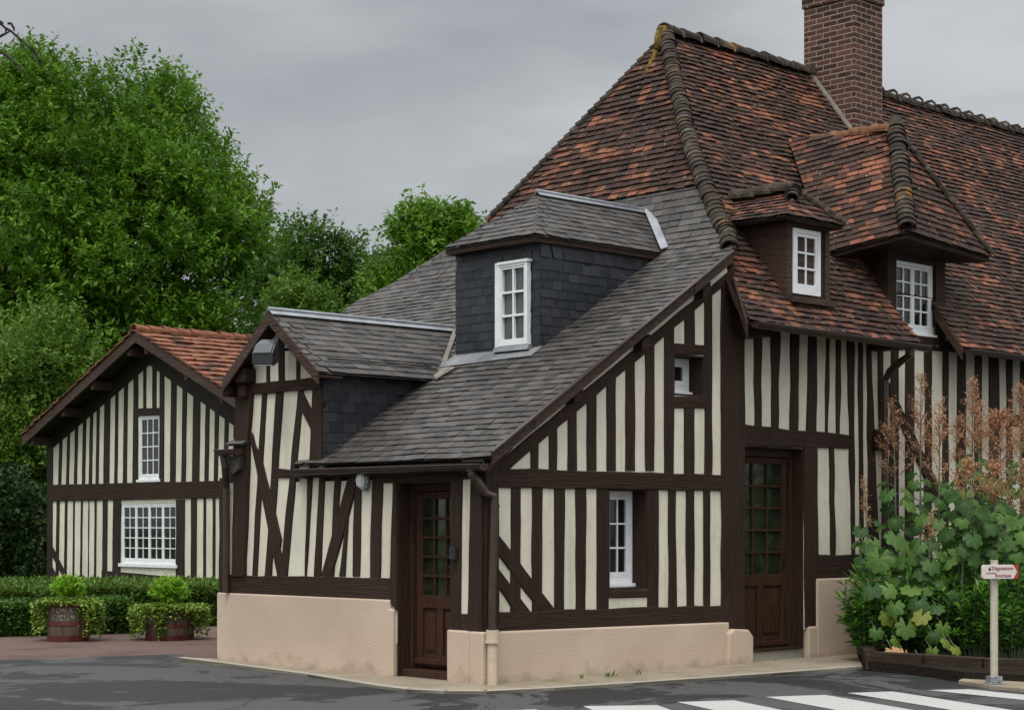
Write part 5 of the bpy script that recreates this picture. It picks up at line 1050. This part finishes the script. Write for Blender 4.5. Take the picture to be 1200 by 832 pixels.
# low lobed leaves, some yellowing, one dry
t_=thing('plume_poppy','low sprawling plume poppy with large yellowing leaves at the bed edge','plant',tuple(atZ(1065,792,.1)),'plume poppies by the front wall')
vs,fs,rn=[],[],[]; vy,fy,ry_=[],[],[]; vd,fd,rd=[],[],[]; mb=MB(); b0=atZ(1070,790,.1)
for (px,py,D,sz,kind) in ((1030,655,20.0,.30,0),(1022,690,19.8,.24,0),(1042,690,19.8,.27,0),(1068,690,19.9,.29,0),(1050,630,20.3,.28,0),(1085,660,20.2,.26,0),(1060,655,20.1,.25,0),(1015,640,20.3,.24,0),(1062,735,19.5,.26,1),(1080,722,19.5,.24,1),(1040,722,19.7,.24,1),(1027,740,19.7,.2,0),(1052,752,19.5,.2,1),(1098,712,19.7,.22,0),(1105,735,19.6,.17,1),(1110,752,19.4,.17,1),(1092,762,19.3,.17,1),(1080,775,19.2,.15,1),(1120,760,19.4,.15,1),(1046,762,19.4,.19,3),(1060,766,19.3,.16,3),(1104,776,19.2,.09,3),(1075,705,19.7,.24,0),(1115,700,19.8,.2,0),(1048,710,19.6,.24,0),(1095,745,19.4,.17,0)):
    p=atD(px,py,D); V,F_,Rr=((vs,fs,rn),(vy,fy,ry_),(vy,fy,ry_),(vd,fd,rd))[kind]
    lobed(p,(-FV.x+random.uniform(-.6,.6),-FV.y+random.uniform(-.6,.6),random.uniform(.3,1.1)),(RV.x*random.uniform(-.5,.5),RV.y*random.uniform(-.5,.5),-1),sz*.80*random.uniform(.85,1.1),Rr,V,F_)
    c=Vector((p.x+FV.x*.30,p.y+FV.y*.30,p.z+.10)); mb.tube([c+Vector((FV.x*.2,FV.y*.2,-.05)),c,p],[.006,.005,.004],5,cap=False)
trimesh('leaves',vs,fs,rn,M_POPPY,t_); o=trimesh('leaves',vy,fy,ry_,M_POPY,t_); o['label']='yellowing leaves'; o=trimesh('leaves',vd,fd,rd,M_DEAD,t_); o['label']='dry brown leaves'; mb.build('stem',M_STEM,t_)
def shrub(px,D,ytop,wid,n,label):
    b=atD(px,HY,D); b=Vector((b.x,b.y,.1)); t=thing('leafy_shrub',label,'shrub',tuple(b),'dark leafy shrubs in the flower bed'); zt=H_(ytop,D); P=[];Dv=[]; mb=MB()
    for i in range(n):
        a=random.random()*2*PI; r=wid*random.random()**.6; e=Vector((b.x+math.cos(a)*r,b.y+math.sin(a)*r,.1+(zt-.1)*random.uniform(.30,1)*(1-.35*(r/wid)**2))); s0=Vector((b.x+math.cos(a)*r*.35,b.y+math.sin(a)*r*.35,.1)); m=s0.lerp(e,.6)+Vector((0,0,.08)); mb.tube([s0,m,e],[.006,.005,.003],4,cap=False)
        for j in range(32):
            f=.15+.85*j/31; c=s0.lerp(m,f/.6) if f<.6 else m.lerp(e,(f-.6)/.4); w=j*2.4+i; tip=max(0,(f-.8)*4); P.append(tuple(c)); Dv.append((math.cos(w)+.2*math.cos(a),math.sin(w)+.2*math.sin(a),.15+.5*random.random()+tip))
    mb.build('stem',M_STEM,t); P=np.array(P);Dv=np.array(Dv); npmesh('leaves',leafquads(P,Dv,.135*(.6+.6*RNG.random(len(P))),.034*(.7+.5*RNG.random(len(P))),.35),None,M_SHRUB,t)
for q in ((1016,20.5,640,0.34,57,'narrow-leaved shrub overhanging the pink plinth beside the door'),(1058,20.6,668,0.39,64,'narrow-leaved shrub behind the yellowing leaves'),(1100,20.2,650,0.45,78,'narrow-leaved shrub left of the arrow sign'),(1142,20.1,640,0.45,85,'bright-tipped narrow-leaved shrub just behind the signpost'),(1185,19.9,648,0.45,81,'narrow-leaved shrub right of the signpost'),(1225,20.2,650,0.49,74,'narrow-leaved shrub cut by the right border'),(1120,21.2,615,0.49,74,'taller narrow-leaved shrub in the back row under the plumes'),(1165,21.2,610,0.49,74,'tall narrow-leaved shrub under the rust plumes'),(1075,21.2,640,0.43,64,'back-row narrow-leaved shrub under the tallest plume'),(1205,21.3,600,0.49,74,'back-row narrow-leaved shrub at the right')): shrub(*q)
# weeds along the foot of the wall
for i,(px,py,n,lb) in enumerate(((680,795.5,9,'tiny weed at the plinth foot below the tall window'),(711,793,14,'largest weed tuft at the plinth foot'),(719,792.5,8,'small weed just right of the largest tuft'),(748,790.5,9,'weed tuft at the plinth foot nearest the brown door'),(909,778,14,'weed tuft on the stone step of the brown door'))):
    b=atZ(px,py,.02 if px<900 else .05); P=[];Dv=[]
    if px>900: b=atY(px,py,-.03)
    for k in range(n): P.append((b.x+random.uniform(-.03,.03),b.y+random.uniform(-.02,.02),b.z)); Dv.append((random.uniform(-.7,.7),random.uniform(-.7,.7),1))
    P=np.array(P);Dv=np.array(Dv); o=npmesh('weed_tuft',leafquads(P,Dv,.07*(.5+.8*RNG.random(n)),.012,.2),None,M_SHRUB); tag(o,lb,'weed','weeds along the wall foot')
# roadside tree just outside the frame whose twig hangs into the top left corner
b=atD(-1150,HY,7.0); t_=thing('roadside_tree','dark drooping twig of a nearby tree in the top left corner','tree',(b.x,b.y,0)); mb=MB()
pts=[atD(-1150,760,7),atD(-1154,300,7),atD(-1140,-100,7),atD(-1130,-500,7.1)]; mb.tube([(pts[0].x,pts[0].y,-.05)]+pts,[.15,.13,.11,.10,.06],10); mb.tube([atD(-1145,0,7),atD(-800,-160,6.3),atD(-380,-110,5.6),atD(-90,-15,5.2),atD(2,28,5)],[.06,.045,.028,.014,.006],8); mb.build('trunk',M_BARK,t_,smooth=True)
mb=MB(); 
for q in (((-2,26),(6,33),(13,37),(22,45),(30,52),(42,62),(50,78)),((-30,52),(-5,46),(4,41),(12,37)),((7,33),(7,41)),((9,28),(13,28),(16,33),(17,37)),((-25,60),(0,61),(8,66),(20,76),(30,86))): mb.tube([atD(x,y,5) for x,y in q],[.0036]*(len(q)-1)+[.0016],6)
mb.build('twig',M_BARK,t_)
P=[];Dv=[]
for (x,y,dx,dy) in ((20,42,6,9),(23,46,10,6),(28,50,9,8),(32,53,10,10),(38,58,7,16),(42,62,9,14),(44,66,5,12),(18,40,-2,9),(26,50,-1,10),(10,67,9,6),(18,74,10,8),(24,80,8,8),(2,62,8,5)):
    p=atD(x,y,5); q=atD(x+dx,y+dy,5); P.append(tuple(p)); Dv.append(tuple((q-p)))
P=np.array(P);Dv=np.array(Dv); npmesh('leaves',leafquads(P,Dv,.038,.018,.1),None,M_LFD,t_)
C=np.array([tuple(atD(random.uniform(-1500,-760),random.uniform(-900,-260),random.uniform(6.0,8.2))) for _ in range(60)]); V,sh=twigs(C,np.full(60,.36),24,9,.2,.07,.03,.4); npmesh('crown',V,None,M_LFD,t_,sh)
